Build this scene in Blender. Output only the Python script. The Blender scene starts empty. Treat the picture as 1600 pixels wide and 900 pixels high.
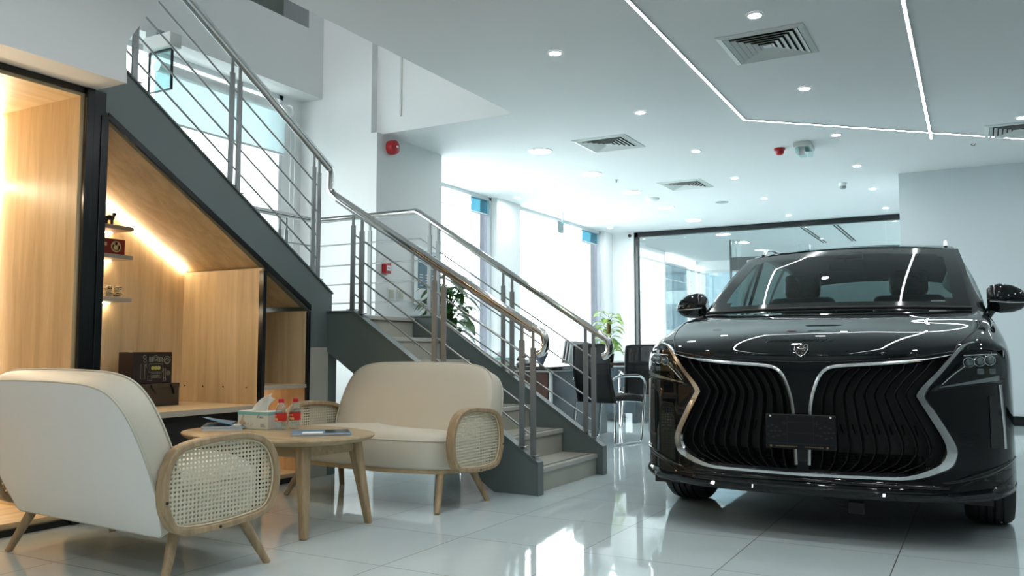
import bpy, bmesh, math, random
from mathutils import Vector, Matrix
random.seed(7)
SC = bpy.context.scene
COL = SC.collection
PI = math.pi
R = math.radians

# ------------------------------------------------------------------ materials
def new_mat(name):
    m = bpy.data.materials.new(name); m.use_nodes = True
    nt = m.node_tree; nt.nodes.clear()
    out = nt.nodes.new('ShaderNodeOutputMaterial')
    return m, nt, out

def pbr(name, col, rough=0.5, metal=0.0, coat=0.0, spec=0.5, bump=None, trans=0.0, vary=0.0, vscale=3.0, emit=None, estr=0.0, sheen=0.0, coat_rough=0.03, ior=1.45):
    m, nt, out = new_mat(name)
    b = nt.nodes.new('ShaderNodeBsdfPrincipled')
    b.inputs['Base Color'].default_value = (*col, 1)
    b.inputs['Roughness'].default_value = rough
    b.inputs['Metallic'].default_value = metal
    b.inputs['Coat Weight'].default_value = coat
    b.inputs['Coat Roughness'].default_value = coat_rough
    b.inputs['Specular IOR Level'].default_value = spec
    b.inputs['Transmission Weight'].default_value = trans
    b.inputs['IOR'].default_value = ior
    b.inputs['Sheen Weight'].default_value = sheen
    if emit:
        b.inputs['Emission Color'].default_value = (*emit, 1)
        b.inputs['Emission Strength'].default_value = estr
    tc = None
    if vary or bump:
        tc = nt.nodes.new('ShaderNodeTexCoord')
    if vary:
        n = nt.nodes.new('ShaderNodeTexNoise'); n.inputs['Scale'].default_value = vscale; n.inputs['Detail'].default_value = 4
        nt.links.new(tc.outputs['Object'], n.inputs['Vector'])
        mx = nt.nodes.new('ShaderNodeMix'); mx.data_type = 'RGBA'
        mx.inputs['A'].default_value = (*[c*(1-vary) for c in col], 1)
        mx.inputs['B'].default_value = (*[min(1, c*(1+vary)) for c in col], 1)
        nt.links.new(n.outputs['Fac'], mx.inputs['Factor'])
        nt.links.new(mx.outputs['Result'], b.inputs['Base Color'])
    if bump:
        n2 = nt.nodes.new('ShaderNodeTexNoise'); n2.inputs['Scale'].default_value = bump[0]; n2.inputs['Detail'].default_value = 3
        nt.links.new(tc.outputs['Object'], n2.inputs['Vector'])
        bp = nt.nodes.new('ShaderNodeBump'); bp.inputs['Strength'].default_value = bump[1]; bp.inputs['Distance'].default_value = bump[2] if len(bump) > 2 else 0.002
        nt.links.new(n2.outputs['Fac'], bp.inputs['Height'])
        nt.links.new(bp.outputs['Normal'], b.inputs['Normal'])
    nt.links.new(b.outputs['BSDF'], out.inputs['Surface'])
    return m

def emis(name, col, strength):
    m, nt, out = new_mat(name)
    e = nt.nodes.new('ShaderNodeEmission'); e.inputs['Color'].default_value = (*col, 1); e.inputs['Strength'].default_value = strength
    nt.links.new(e.outputs['Emission'], out.inputs['Surface'])
    return m

def glass(name, tint=(0.9, 0.97, 0.97), refl=1.0, rough=0.0, base=0.04):
    """thin architectural glass: clear pass-through with a Fresnel mirror"""
    m, nt, out = new_mat(name)
    t = nt.nodes.new('ShaderNodeBsdfTransparent'); t.inputs['Color'].default_value = (*tint, 1)
    g = nt.nodes.new('ShaderNodeBsdfGlossy'); g.inputs['Roughness'].default_value = rough; g.inputs['Color'].default_value = (refl, refl, refl, 1)
    lw = nt.nodes.new('ShaderNodeLayerWeight'); lw.inputs['Blend'].default_value = 0.5
    pw = nt.nodes.new('ShaderNodeMath'); pw.operation = 'POWER'; pw.inputs[1].default_value = 5.0
    nt.links.new(lw.outputs['Facing'], pw.inputs[0])
    f = nt.nodes.new('ShaderNodeMath'); f.operation = 'MULTIPLY_ADD'; f.inputs[1].default_value = 0.6; f.inputs[2].default_value = base
    nt.links.new(pw.outputs[0], f.inputs[0])
    x = nt.nodes.new('ShaderNodeMixShader')
    nt.links.new(f.outputs[0], x.inputs['Fac'])
    nt.links.new(t.outputs['BSDF'], x.inputs[1]); nt.links.new(g.outputs['BSDF'], x.inputs[2])
    nt.links.new(x.outputs['Shader'], out.inputs['Surface'])
    return m

def wood(name, c1, c2, axis='Z', scale=1.0, rough=0.42, coat=0.0, ring=9.0):
    m, nt, out = new_mat(name)
    b = nt.nodes.new('ShaderNodeBsdfPrincipled'); b.inputs['Roughness'].default_value = rough; b.inputs['Coat Weight'].default_value = coat
    tc = nt.nodes.new('ShaderNodeTexCoord')
    mp = nt.nodes.new('ShaderNodeMapping')
    s = [14.0*scale]*3; s['XYZ'.index(axis)] = 0.9*scale
    mp.inputs['Scale'].default_value = s
    nt.links.new(tc.outputs['Object'], mp.inputs['Vector'])
    n = nt.nodes.new('ShaderNodeTexNoise'); n.inputs['Scale'].default_value = 1.0; n.inputs['Detail'].default_value = 6; n.inputs['Distortion'].default_value = 0.6
    nt.links.new(mp.outputs['Vector'], n.inputs['Vector'])
    n2 = nt.nodes.new('ShaderNodeTexNoise'); n2.inputs['Scale'].default_value = ring; n2.inputs['Detail'].default_value = 3
    nt.links.new(mp.outputs['Vector'], n2.inputs['Vector'])
    ad = nt.nodes.new('ShaderNodeMath'); ad.operation = 'MULTIPLY_ADD'; ad.inputs[1].default_value = 0.35
    nt.links.new(n2.outputs['Fac'], ad.inputs[0]); nt.links.new(n.outputs['Fac'], ad.inputs[2])
    cr = nt.nodes.new('ShaderNodeValToRGB')
    cr.color_ramp.elements[0].position = 0.48; cr.color_ramp.elements[0].color = (*c2, 1)
    cr.color_ramp.elements[1].position = 0.86; cr.color_ramp.elements[1].color = (*c1, 1)
    nt.links.new(ad.outputs[0], cr.inputs['Fac'])
    nt.links.new(cr.outputs['Color'], b.inputs['Base Color'])
    bp = nt.nodes.new('ShaderNodeBump'); bp.inputs['Strength'].default_value = 0.12; bp.inputs['Distance'].default_value = 0.002
    nt.links.new(ad.outputs[0], bp.inputs['Height']); nt.links.new(bp.outputs['Normal'], b.inputs['Normal'])
    nt.links.new(b.outputs['BSDF'], out.inputs['Surface'])
    return m

def mth(nt, op, a=None, b=None, clampit=False):
    n = nt.nodes.new('ShaderNodeMath'); n.operation = op; n.use_clamp = clampit
    for i, v in enumerate((a, b)):
        if v is None: continue
        if isinstance(v, (int, float)): n.inputs[i].default_value = v
        else: nt.links.new(v, n.inputs[i])
    return n.outputs[0]

def tile_floor(name):
    m, nt, out = new_mat(name)
    b = nt.nodes.new('ShaderNodeBsdfPrincipled')
    tc = nt.nodes.new('ShaderNodeTexCoord'); sp = nt.nodes.new('ShaderNodeSeparateXYZ')
    nt.links.new(tc.outputs['Object'], sp.inputs[0])
    P = 0.632
    def edge(o, off):
        s = mth(nt, 'DIVIDE', mth(nt, 'ADD', o, off), P)
        fr = mth(nt, 'FRACT', s)
        return mth(nt, 'MULTIPLY', mth(nt, 'MINIMUM', fr, mth(nt, 'SUBTRACT', 1.0, fr)), P), mth(nt, 'FLOOR', s)
    ex, ix = edge(sp.outputs[0], 2.255+P*40); ey, iy = edge(sp.outputs[1], -3.55+P*40)
    d = mth(nt, 'MINIMUM', ex, ey)
    grout = mth(nt, 'LESS_THAN', d, 0.0024)
    wn = nt.nodes.new('ShaderNodeTexWhiteNoise'); wn.noise_dimensions = '2D'
    cb = nt.nodes.new('ShaderNodeCombineXYZ'); nt.links.new(ix, cb.inputs[0]); nt.links.new(iy, cb.inputs[1])
    nt.links.new(cb.outputs[0], wn.inputs['Vector'])
    n = nt.nodes.new('ShaderNodeTexNoise'); n.inputs['Scale'].default_value = 2.2; n.inputs['Detail'].default_value = 5; n.inputs['Distortion'].default_value = 1.5
    nt.links.new(tc.outputs['Object'], n.inputs['Vector'])
    v = mth(nt, 'ADD', mth(nt, 'MULTIPLY', wn.outputs['Value'], 0.35), mth(nt, 'MULTIPLY', n.outputs['Fac'], 0.65))
    mx = nt.nodes.new('ShaderNodeMix'); mx.data_type = 'RGBA'
    mx.inputs['A'].default_value = (0.53, 0.63, 0.645, 1); mx.inputs['B'].default_value = (0.645, 0.74, 0.755, 1)
    nt.links.new(v, mx.inputs['Factor'])
    mg = nt.nodes.new('ShaderNodeMix'); mg.data_type = 'RGBA'; mg.inputs['B'].default_value = (0.10, 0.11, 0.10, 1)
    nt.links.new(grout, mg.inputs['Factor']); nt.links.new(mx.outputs['Result'], mg.inputs['A'])
    nt.links.new(mg.outputs['Result'], b.inputs['Base Color'])
    # each polished tile sits at a hair of its own tilt
    ro = mth(nt, 'ADD', mth(nt, 'MULTIPLY', grout, 0.5), 0.045)
    nt.links.new(ro, b.inputs['Roughness'])
    b.inputs['Specular IOR Level'].default_value = 1.0
    n3 = nt.nodes.new('ShaderNodeTexNoise'); n3.inputs['Scale'].default_value = 5.0; n3.inputs['Detail'].default_value = 1
    nt.links.new(tc.outputs['Object'], n3.inputs['Vector'])
    hgt = mth(nt, 'SUBTRACT', n3.outputs['Fac'], mth(nt, 'MULTIPLY', grout, 0.5))
    bp = nt.nodes.new('ShaderNodeBump'); bp.inputs['Strength'].default_value = 0.05; bp.inputs['Distance'].default_value = 0.006
    nt.links.new(hgt, bp.inputs['Height']); nt.links.new(bp.outputs['Normal'], b.inputs['Normal'])
    nt.links.new(b.outputs['BSDF'], out.inputs['Surface'])
    return m

def cane(name, col):
    """woven cane: staggered round holes cut through a pale weave (object Y/Z plane)"""
    m, nt, out = new_mat(name)
    b = nt.nodes.new('ShaderNodeBsdfPrincipled'); b.inputs['Roughness'].default_value = 0.55
    tc = nt.nodes.new('ShaderNodeTexCoord'); sp = nt.nodes.new('ShaderNodeSeparateXYZ')
    nt.links.new(tc.outputs['Object'], sp.inputs[0])
    P = 0.0172
    def cell(o, off):
        return mth(nt, 'SUBTRACT', mth(nt, 'FRACT', mth(nt, 'ADD', mth(nt, 'DIVIDE', o, P), off)), 0.5)
    u, v = sp.outputs[1], sp.outputs[2]
    def hole(off):
        a = cell(u, 50+off); c = cell(v, 50+off)
        r = mth(nt, 'SQRT', mth(nt, 'ADD', mth(nt, 'MULTIPLY', a, a), mth(nt, 'MULTIPLY', c, c)))
        return r
    r = hole(0.0)
    h = mth(nt, 'LESS_THAN', r, 0.265)
    wv = nt.nodes.new('ShaderNodeTexNoise'); wv.inputs['Scale'].default_value = 90
    nt.links.new(tc.outputs['Object'], wv.inputs['Vector'])
    mx = nt.nodes.new('ShaderNodeMix'); mx.data_type = 'RGBA'
    mx.inputs['A'].default_value = (*[c*0.72 for c in col], 1); mx.inputs['B'].default_value = (*col, 1)
    nt.links.new(wv.outputs['Fac'], mx.inputs['Factor']); nt.links.new(mx.outputs['Result'], b.inputs['Base Color'])
    bp = nt.nodes.new('ShaderNodeBump'); bp.inputs['Strength'].default_value = 0.6; bp.inputs['Distance'].default_value = 0.002
    nt.links.new(r, bp.inputs['Height']); nt.links.new(bp.outputs['Normal'], b.inputs['Normal'])
    t = nt.nodes.new('ShaderNodeBsdfTransparent')
    x = nt.nodes.new('ShaderNodeMixShader')
    nt.links.new(h, x.inputs['Fac']); nt.links.new(b.outputs['BSDF'], x.inputs[1]); nt.links.new(t.outputs['BSDF'], x.inputs[2])
    nt.links.new(x.outputs['Shader'], out.inputs['Surface'])
    return m

def meshcloth(name, col, opacity):
    m, nt, out = new_mat(name)
    b = nt.nodes.new('ShaderNodeBsdfPrincipled'); b.inputs['Roughness'].default_value = 0.7; b.inputs['Base Color'].default_value = (*col, 1)
    t = nt.nodes.new('ShaderNodeBsdfTransparent'); x = nt.nodes.new('ShaderNodeMixShader'); x.inputs['Fac'].default_value = opacity
    nt.links.new(t.outputs['BSDF'], x.inputs[1]); nt.links.new(b.outputs['BSDF'], x.inputs[2])
    nt.links.new(x.outputs['Shader'], out.inputs['Surface'])
    return m

def blindcloth(name, col, seethrough):
    m, nt, out = new_mat(name)
    d = nt.nodes.new('ShaderNodeBsdfDiffuse'); d.inputs['Color'].default_value = (*col, 1)
    tl = nt.nodes.new('ShaderNodeBsdfTranslucent'); tl.inputs['Color'].default_value = (*col, 1)
    a = nt.nodes.new('ShaderNodeMixShader'); a.inputs['Fac'].default_value = 0.6
    nt.links.new(d.outputs['BSDF'], a.inputs[1]); nt.links.new(tl.outputs['BSDF'], a.inputs[2])
    t = nt.nodes.new('ShaderNodeBsdfTransparent'); t.inputs['Color'].default_value = (*col, 1)
    x = nt.nodes.new('ShaderNodeMixShader'); x.inputs['Fac'].default_value = seethrough
    nt.links.new(a.outputs['Shader'], x.inputs[1]); nt.links.new(t.outputs['BSDF'], x.inputs[2])
    nt.links.new(x.outputs['Shader'], out.inputs['Surface'])
    return m

def leafmat(name, c1, c2, scale=14):
    m, nt, out = new_mat(name)
    b = nt.nodes.new('ShaderNodeBsdfPrincipled'); b.inputs['Roughness'].default_value = 0.32
    tc = nt.nodes.new('ShaderNodeTexCoord'); n = nt.nodes.new('ShaderNodeTexNoise'); n.inputs['Scale'].default_value = scale; n.inputs['Detail'].default_value = 3
    nt.links.new(tc.outputs['Object'], n.inputs['Vector'])
    cr = nt.nodes.new('ShaderNodeValToRGB'); cr.color_ramp.elements[0].position = .4; cr.color_ramp.elements[1].position = .62
    cr.color_ramp.elements[0].color = (*c1, 1); cr.color_ramp.elements[1].color = (*c2, 1)
    nt.links.new(n.outputs['Fac'], cr.inputs['Fac']); nt.links.new(cr.outputs['Color'], b.inputs['Base Color'])
    tl = nt.nodes.new('ShaderNodeBsdfTranslucent'); nt.links.new(cr.outputs['Color'], tl.inputs['Color'])
    x = nt.nodes.new('ShaderNodeMixShader'); x.inputs['Fac'].default_value = 0.35
    nt.links.new(b.outputs['BSDF'], x.inputs[1]); nt.links.new(tl.outputs['BSDF'], x.inputs[2])
    nt.links.new(x.outputs['Shader'], out.inputs['Surface'])
    return m

M = {}
M['wall'] = pbr('wall_paint', (0.765, 0.778, 0.78), 0.6, bump=(60, .05, .001))
M['wall_blue'] = pbr('blue_grey_wall_paint', (0.60, 0.665, 0.69), 0.6)
M['ceiling'] = pbr('ceiling_paint', (0.70, 0.70, 0.705), 0.7)
M['floor'] = tile_floor('polished_tile')
M['black_trim'] = pbr('black_gloss_trim', (0.006, 0.008, 0.009), 0.18, bump=(9, .05, .003))
M['black_matt'] = pbr('black_matt', (0.012, 0.013, 0.014), 0.55)
M['oak_panel'] = wood('light_oak_laminate', (0.72, 0.56, 0.345), (0.55, 0.40, 0.22), 'Z', 1.0)
M['oak_panel_y'] = wood('light_oak_laminate_lying', (0.72, 0.56, 0.345), (0.55, 0.40, 0.22), 'Y', 1.0)
M['oak_edge'] = pbr('shelf_edge', (0.42, 0.37, 0.31), 0.4)
M['ash'] = wood('ash_timber', (0.43, 0.315, 0.185), (0.28, 0.19, 0.105), 'Z', 2.2, rough=.45)
M['ash_y'] = wood('ash_timber_lying', (0.48, 0.36, 0.205), (0.33, 0.235, 0.125), 'X', 1.6, rough=.38)
M['leather'] = pbr('cream_leatherette', (0.58, 0.545, 0.45), 0.45, bump=(220, .08, .0006), vary=.03, vscale=6)
M['leather_pale'] = pbr('paler_leatherette', (0.86, 0.86, 0.84), 0.45, bump=(220, .08, .0006))
M['cane'] = cane('woven_cane', (0.72, 0.66, 0.50))
M['cane_rim'] = pbr('cane_binding', (0.70, 0.62, 0.45), 0.5)
M['stringer'] = pbr('grey_green_paint', (0.118, 0.152, 0.147), 0.38)
M['stone'] = pbr('grey_beige_marble', (0.42, 0.415, 0.355), 0.28, vary=.22, vscale=3.5)
M['stone_edge'] = pbr('marble_nosing', (0.47, 0.46, 0.42), 0.28, vary=.1, vscale=5)
M['groove'] = pbr('anti_slip_groove', (0.05, 0.05, 0.05), 0.6)
M['steel'] = pbr('brushed_stainless', (0.36, 0.38, 0.38), 0.32, metal=1.0)
M['steel_pol'] = pbr('polished_stainless', (0.66, 0.67, 0.67), 0.10, metal=1.0)
M['post'] = pbr('satin_stainless', (0.27, 0.285, 0.29), 0.45, metal=0.75)
M['chrome'] = pbr('chrome', (0.80, 0.81, 0.82), 0.05, metal=1.0)
M['satin'] = pbr('satin_chrome', (0.66, 0.67, 0.68), 0.20, metal=1.0)
M['carpaint'] = pbr('black_car_paint', (0.004, 0.006, 0.007), 0.3, coat=1.0, coat_rough=0.012, spec=0.0)
M['piano'] = pbr('piano_black', (0.004, 0.005, 0.005), 0.08)
M['plate'] = pbr('plate_plastic', (0.006, 0.007, 0.008), 0.5, spec=.25)
M['slat'] = pbr('grille_black', (0.005, 0.006, 0.006), 0.28, spec=.3)
M['plastic'] = pbr('black_plastic', (0.012, 0.013, 0.014), 0.4)
M['tyre'] = pbr('tyre_rubber', (0.018, 0.019, 0.020), 0.7, bump=(40, .1, .002))
M['headglass'] = glass('headlamp_cover', (0.75, 0.80, 0.80))
M['lamp_lens'] = pbr('lamp_lens', (0.22, 0.25, 0.26), 0.06, metal=0.7)
M['windscreen'] = glass('windscreen_glass', (0.42, 0.50, 0.49), base=.012)
M['shade_glass'] = glass('shaded_stair_glass', (0.61, 0.64, 0.64))
M['tint'] = glass('sun_film_glass', (0.30, 0.345, 0.355))
M['sideglass'] = glass('side_glass', (0.45, 0.55, 0.55))
M['privacy'] = glass('privacy_glass', (0.30, 0.36, 0.36))
M['carseat'] = pbr('car_seat_dark', (0.03, 0.031, 0.03), 0.5)
M['film'] = pbr('seat_film', (0.10, 0.12, 0.12), 0.15, bump=(26, 1.0, .02))
M['carpet_grey'] = pbr('car_lining', (0.10, 0.12, 0.12), 0.8)
M['lining'] = pbr('pillar_lining', (0.42, 0.50, 0.48), 0.7)
M['glass'] = glass('clear_glass', (0.93, 0.98, 0.98))
M['glass_part'] = glass('partition_glass', (0.84, 0.895, 0.90))
M['teal_glass'] = glass('teal_glass', (0.105, 0.22, 0.26))
M['lav_glass'] = glass('pale_blue_glass', (0.30, 0.318, 0.345))
M['alu'] = pbr('aluminium_frame', (0.62, 0.65, 0.66), 0.35, metal=.5)
M['blind'] = blindcloth('blind_cloth', (0.65, 0.735, 0.75), 0.25)
M['white_plastic'] = pbr('white_plastic', (0.78, 0.80, 0.80), 0.4)
M['vent'] = pbr('vent_metal', (0.60, 0.62, 0.60), 0.45)
M['vent_dark'] = pbr('vent_inside', (0.01, 0.011, 0.012), 0.8)
M['lamp_on'] = emis('lamp_disc', (0.98, 1.0, 1.0), 205.0)
M['lamp_big'] = emis('lamp_panel', (1.0, 0.99, 0.96), 22.0)
M['led'] = emis('led_strip_white', (0.95, 0.99, 1.0), 15.0)
M['led_warm'] = emis('led_strip_warm', (1.0, 0.82, 0.58), 30.0)
M['red'] = pbr('red_plastic', (0.42, 0.012, 0.018), 0.3)
M['red_dark'] = pbr('dark_red_card', (0.22, 0.018, 0.012), 0.45, vary=.2, vscale=30)
M['gold'] = pbr('pale_gold_print', (0.62, 0.47, 0.26), 0.45)
M['box_dark'] = pbr('dark_gift_box', (0.018, 0.011, 0.012), 0.45)
M['box_brown'] = pbr('brown_box', (0.050, 0.036, 0.024), 0.5)
M['print_line'] = pbr('pale_line_print', (0.30, 0.33, 0.25), 0.5)
M['print_yellow'] = pbr('yellow_print', (0.42, 0.42, 0.10), 0.5)
M['paper'] = pbr('white_paper', (0.80, 0.82, 0.82), 0.6)
M['paper_blue'] = pbr('blue_cover', (0.10, 0.24, 0.38), 0.3, vary=.3, vscale=20)
M['paper_dark'] = pbr('dark_cover_photo', (0.03, 0.035, 0.04), 0.3)
M['card'] = pbr('tissue_box_card', (0.66, 0.70, 0.62), 0.45, vary=.08, vscale=25)
M['teal_print'] = pbr('teal_band', (0.22, 0.50, 0.50), 0.45)
M['navy'] = pbr('navy_print', (0.03, 0.05, 0.16), 0.5)
M['peach'] = pbr('flower_print', (0.62, 0.42, 0.26), 0.5, vary=.3, vscale=60)
M['bottle'] = glass('bottle_plastic', (0.86, 0.93, 0.96), rough=.08, base=.13)
M['water'] = glass('bottle_water', (0.97, 0.99, 1.0))
M['label_red'] = pbr('bottle_label', (0.55, 0.03, 0.02), 0.35)
M['label_gold'] = pbr('label_cream', (0.75, 0.50, 0.22), 0.4)
M['cap_red'] = pbr('bottle_cap', (0.50, 0.01, 0.03), 0.35)
M['leaf_dark'] = leafmat('dark_green_leaf', (0.02, 0.075, 0.018), (0.05, 0.14, 0.03))
M['leaf_lime'] = leafmat('lime_leaf', (0.10, 0.28, 0.05), (0.45, 0.55, 0.16), 18)
M['stem'] = pbr('plant_stem', (0.07, 0.14, 0.03), 0.5)
M['moss'] = pbr('moss_pole', (0.16, 0.10, 0.045), 0.9, bump=(60, .8, .01), vary=.3, vscale=30)
M['soil'] = pbr('soil', (0.03, 0.022, 0.016), 0.9)
M['pot'] = pbr('black_pot', (0.010, 0.011, 0.012), 0.25)
M['desk_top'] = pbr('dark_desk_top', (0.028, 0.018, 0.015), 0.18)
M['desk_brown'] = wood('red_brown_veneer', (0.085, 0.026, 0.016), (0.045, 0.014, 0.010), 'Z', 1.0, rough=.3)
M['desk_grey'] = pbr('slate_panel', (0.055, 0.072, 0.088), 0.35)
M['white_edge'] = pbr('white_edging', (0.66, 0.70, 0.70), 0.35)
M['chairmesh'] = meshcloth('chair_mesh', (0.010, 0.011, 0.012), 0.80)
M['chairfab'] = pbr('chair_fabric', (0.012, 0.013, 0.014), 0.8)
M['grey'] = pbr('grey_plastic', (0.30, 0.33, 0.34), 0.4)
M['brown_bottle'] = pbr('brown_bottle', (0.10, 0.035, 0.018), 0.15)
M['yellow'] = pbr('yellow_cap', (0.75, 0.50, 0.04), 0.4)
M['pink'] = pbr('pink_paper', (0.55, 0.25, 0.27), 0.5)
M['bluegrey'] = pbr('blue_grey_wrap', (0.20, 0.25, 0.35), 0.5)
M['notice'] = pbr('notice_print', (0.10, 0.17, 0.23), 0.3)
M['notice_sky'] = pbr('notice_sky', (0.42, 0.60, 0.75), 0.3)
M['acrylic'] = glass('acrylic_sign', (0.80, 0.93, 0.93))
M['beige'] = pbr('beige_switch', (0.52, 0.52, 0.42), 0.4)
M['facade'] = pbr('outside_facade', (0.46, 0.56, 0.62), 0.8)
M['facade_dark'] = pbr('outside_window', (0.16, 0.24, 0.30), 0.3)
M['pave'] = pbr('outside_paving', (0.5, 0.52, 0.52), 0.8)
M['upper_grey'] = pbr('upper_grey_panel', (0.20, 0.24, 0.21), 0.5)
M['backwall'] = pbr('showroom_grey_wall', (0.42, 0.44, 0.44), 0.6)

# ------------------------------------------------------------------ mesh builder
class MB:
    def __init__(s): s.bm = bmesh.new(); s.mi = 0; s.mats = []
    def use(s, m):
        if m not in s.mats: s.mats.append(m)
        s.mi = s.mats.index(m); return s
    def _face(s, vs):
        try:
            f = s.bm.faces.new(vs); f.material_index = s.mi; return f
        except ValueError: return None
    def box(s, a, b, rot=None, piv=None):
        x0, y0, z0 = a; x1, y1, z1 = b
        P = [(x0,y0,z0),(x1,y0,z0),(x1,y1,z0),(x0,y1,z0),(x0,y0,z1),(x1,y0,z1),(x1,y1,z1),(x0,y1,z1)]
        P = [Vector(p) for p in P]
        if rot is not None:
            piv = Vector(piv) if piv is not None else (Vector(a)+Vector(b))/2
            P = [rot @ (p-piv) + piv for p in P]
        v = [s.bm.verts.new(p) for p in P]
        for q in ((0,3,2,1),(4,5,6,7),(0,1,5,4),(1,2,6,5),(2,3,7,6),(3,0,4,7)): s._face([v[i] for i in q])
        return s
    def cbox(s, c, d, rot=None):
        c = Vector(c); d = Vector(d)/2
        return s.box(c-d, c+d, rot, c)
    def prism(s, pts, vec):
        """closed polygon (3D points, coplanar) pushed along vec"""
        vec = Vector(vec); a = [s.bm.verts.new(Vector(p)) for p in pts]; b = [s.bm.verts.new(Vector(p)+vec) for p in pts]
        n = len(pts)
        s._face(a[::-1]); s._face(b)
        for i in range(n): s._face([a[i], a[(i+1)%n], b[(i+1)%n], b[i]])
        return s
    def tube(s, path, r, seg=10, closed=False, cap=True, squash=None):
        path = [Vector(p) for p in path]; n = len(path)
        if not isinstance(r, (list, tuple)): r = [r]*n
        rings = []; up0 = None
        for i, p in enumerate(path):
            if closed: t = path[(i+1)%n]-path[i-1]
            elif i == 0: t = path[1]-path[0]
            elif i == n-1: t = path[-1]-path[-2]
            else:
                t = (path[i+1]-path[i]).normalized()+(path[i]-path[i-1]).normalized()
            t.normalize()
            if up0 is None:
                up0 = Vector((0,0,1)) if abs(t.z) < .9 else Vector((0,1,0))
            u = (up0 - t*up0.dot(t)).normalized(); w = t.cross(u); up0 = u
            k = 1.0
            if 0 < i < n-1 or closed:
                q0 = (path[i]-path[i-1]).normalized()
                c = max(.45, math.sqrt(max(0.0, (1+q0.dot((path[(i+1)%n]-path[i]).normalized()))/2))); k = 1/c if c < .98 else 1
            ring = []
            for j in range(seg):
                a = 2*PI*j/seg
                ring.append(s.bm.verts.new(p + (u*math.cos(a)*(squash or 1) + w*math.sin(a))*r[i]))
            rings.append(ring)
        m = n if closed else n-1
        for i in range(m):
            A, B = rings[i], rings[(i+1)%n]
            for j in range(seg): s._face([A[j], A[(j+1)%seg], B[(j+1)%seg], B[j]])
        if cap and not closed:
            s._face(rings[0][::-1]); s._face(rings[-1])
        return s
    def lathe(s, prof, c=(0,0,0), seg=24, axis='Z', cap=True, sx=1.0, sy=1.0):
        c = Vector(c); rings = []
        for (r, h) in prof:
            ring = []
            for j in range(seg):
                a = 2*PI*j/seg; x, y = r*math.cos(a)*sx, r*math.sin(a)*sy
                p = {'Z': (x, y, h), 'X': (h, x, y), 'Y': (x, h, -y)}[axis]
                ring.append(s.bm.verts.new(c+Vector(p)))
            rings.append(ring)
        for A, B in zip(rings, rings[1:]):
            for j in range(seg): s._face([A[j], A[(j+1)%seg], B[(j+1)%seg], B[j]])
        if cap:
            s._face(rings[0][::-1]); s._face(rings[-1])
        return s
    def grid(s, P, keep=None, matf=None, flip=False):
        """P[i][j] points"""
        V = [[s.bm.verts.new(Vector(p)) for p in row] for row in P]
        for i in range(len(V)-1):
            for j in range(len(V[0])-1):
                if keep and not keep(i, j): continue
                q = [V[i][j], V[i+1][j], V[i+1][j+1], V[i][j+1]]
                if flip: q.reverse()
                if matf: s.use(matf(i, j))
                s._face(q)
        return s
    def build(s, name, mat=None, parent=None, smooth=None, bevel=0.0, world=True, solid=0.0, subsurf=0, seg=2, recalc=True, loc=None):
        bm = s.bm
        bmesh.ops.remove_doubles(bm, verts=bm.verts, dist=1e-5)
        loose = [v for v in bm.verts if not v.link_faces]
        if loose: bmesh.ops.delete(bm, geom=loose, context='VERTS')
        if recalc: bmesh.ops.recalc_face_normals(bm, faces=bm.faces)
        if parent is not None and world:
            mi = parent_world(parent).inverted()
            bm.transform(mi)
        if loc is not None and parent is None:
            bmesh.ops.translate(bm, verts=bm.verts, vec=-Vector(loc))
        me = bpy.data.meshes.new(name); bm.to_mesh(me); bm.free()
        if s.mats:
            for m in s.mats: me.materials.append(M[m])
        elif mat: me.materials.append(M[mat])
        o = bpy.data.objects.new(name, me); COL.objects.link(o)
        if parent is not None: o.parent = parent
        if loc is not None and parent is None: o.location = loc
        if smooth is not None:
            me.shade_smooth()
            if smooth < 180: me.set_sharp_from_angle(angle=R(smooth))
        if solid:
            md = o.modifiers.new('sol', 'SOLIDIFY'); md.thickness = solid; md.offset = 0
        if bevel:
            md = o.modifiers.new('bev', 'BEVEL'); md.width = bevel; md.segments = seg; md.limit_method = 'ANGLE'; md.angle_limit = R(40)
            if smooth is None:
                me.shade_smooth(); me.set_sharp_from_angle(angle=R(35))
        if subsurf:
            md = o.modifiers.new('sub', 'SUBSURF'); md.levels = subsurf; md.render_levels = subsurf
        return o

def parent_world(o):
    m = Matrix.LocRotScale(o.location, o.rotation_euler, None)
    while o.parent is not None:
        o = o.parent
        m = Matrix.LocRotScale(o.location, o.rotation_euler, None) @ m
    return m

def tag(o, label=None, cat=None, group=None, kind=None):
    if label: o['label'] = label
    if cat: o['category'] = cat
    if group: o['group'] = group
    if kind: o['kind'] = kind
    return o
def empty(name, loc, label, cat, group=None, rz=0.0):
    o = bpy.data.objects.new(name, None); COL.objects.link(o)
    o.location = loc; o.rotation_euler = (0, 0, rz); o.empty_display_size = .1
    return tag(o, label, cat, group)
def struct(o):
    o['kind'] = 'structure'; return o
def copy_tree(o, parent=None):
    c = o.copy(); COL.objects.link(c)
    if parent is not None: c.parent = parent
    for ch in [x for x in bpy.data.objects if x.parent == o]: copy_tree(ch, c)
    return c

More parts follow.
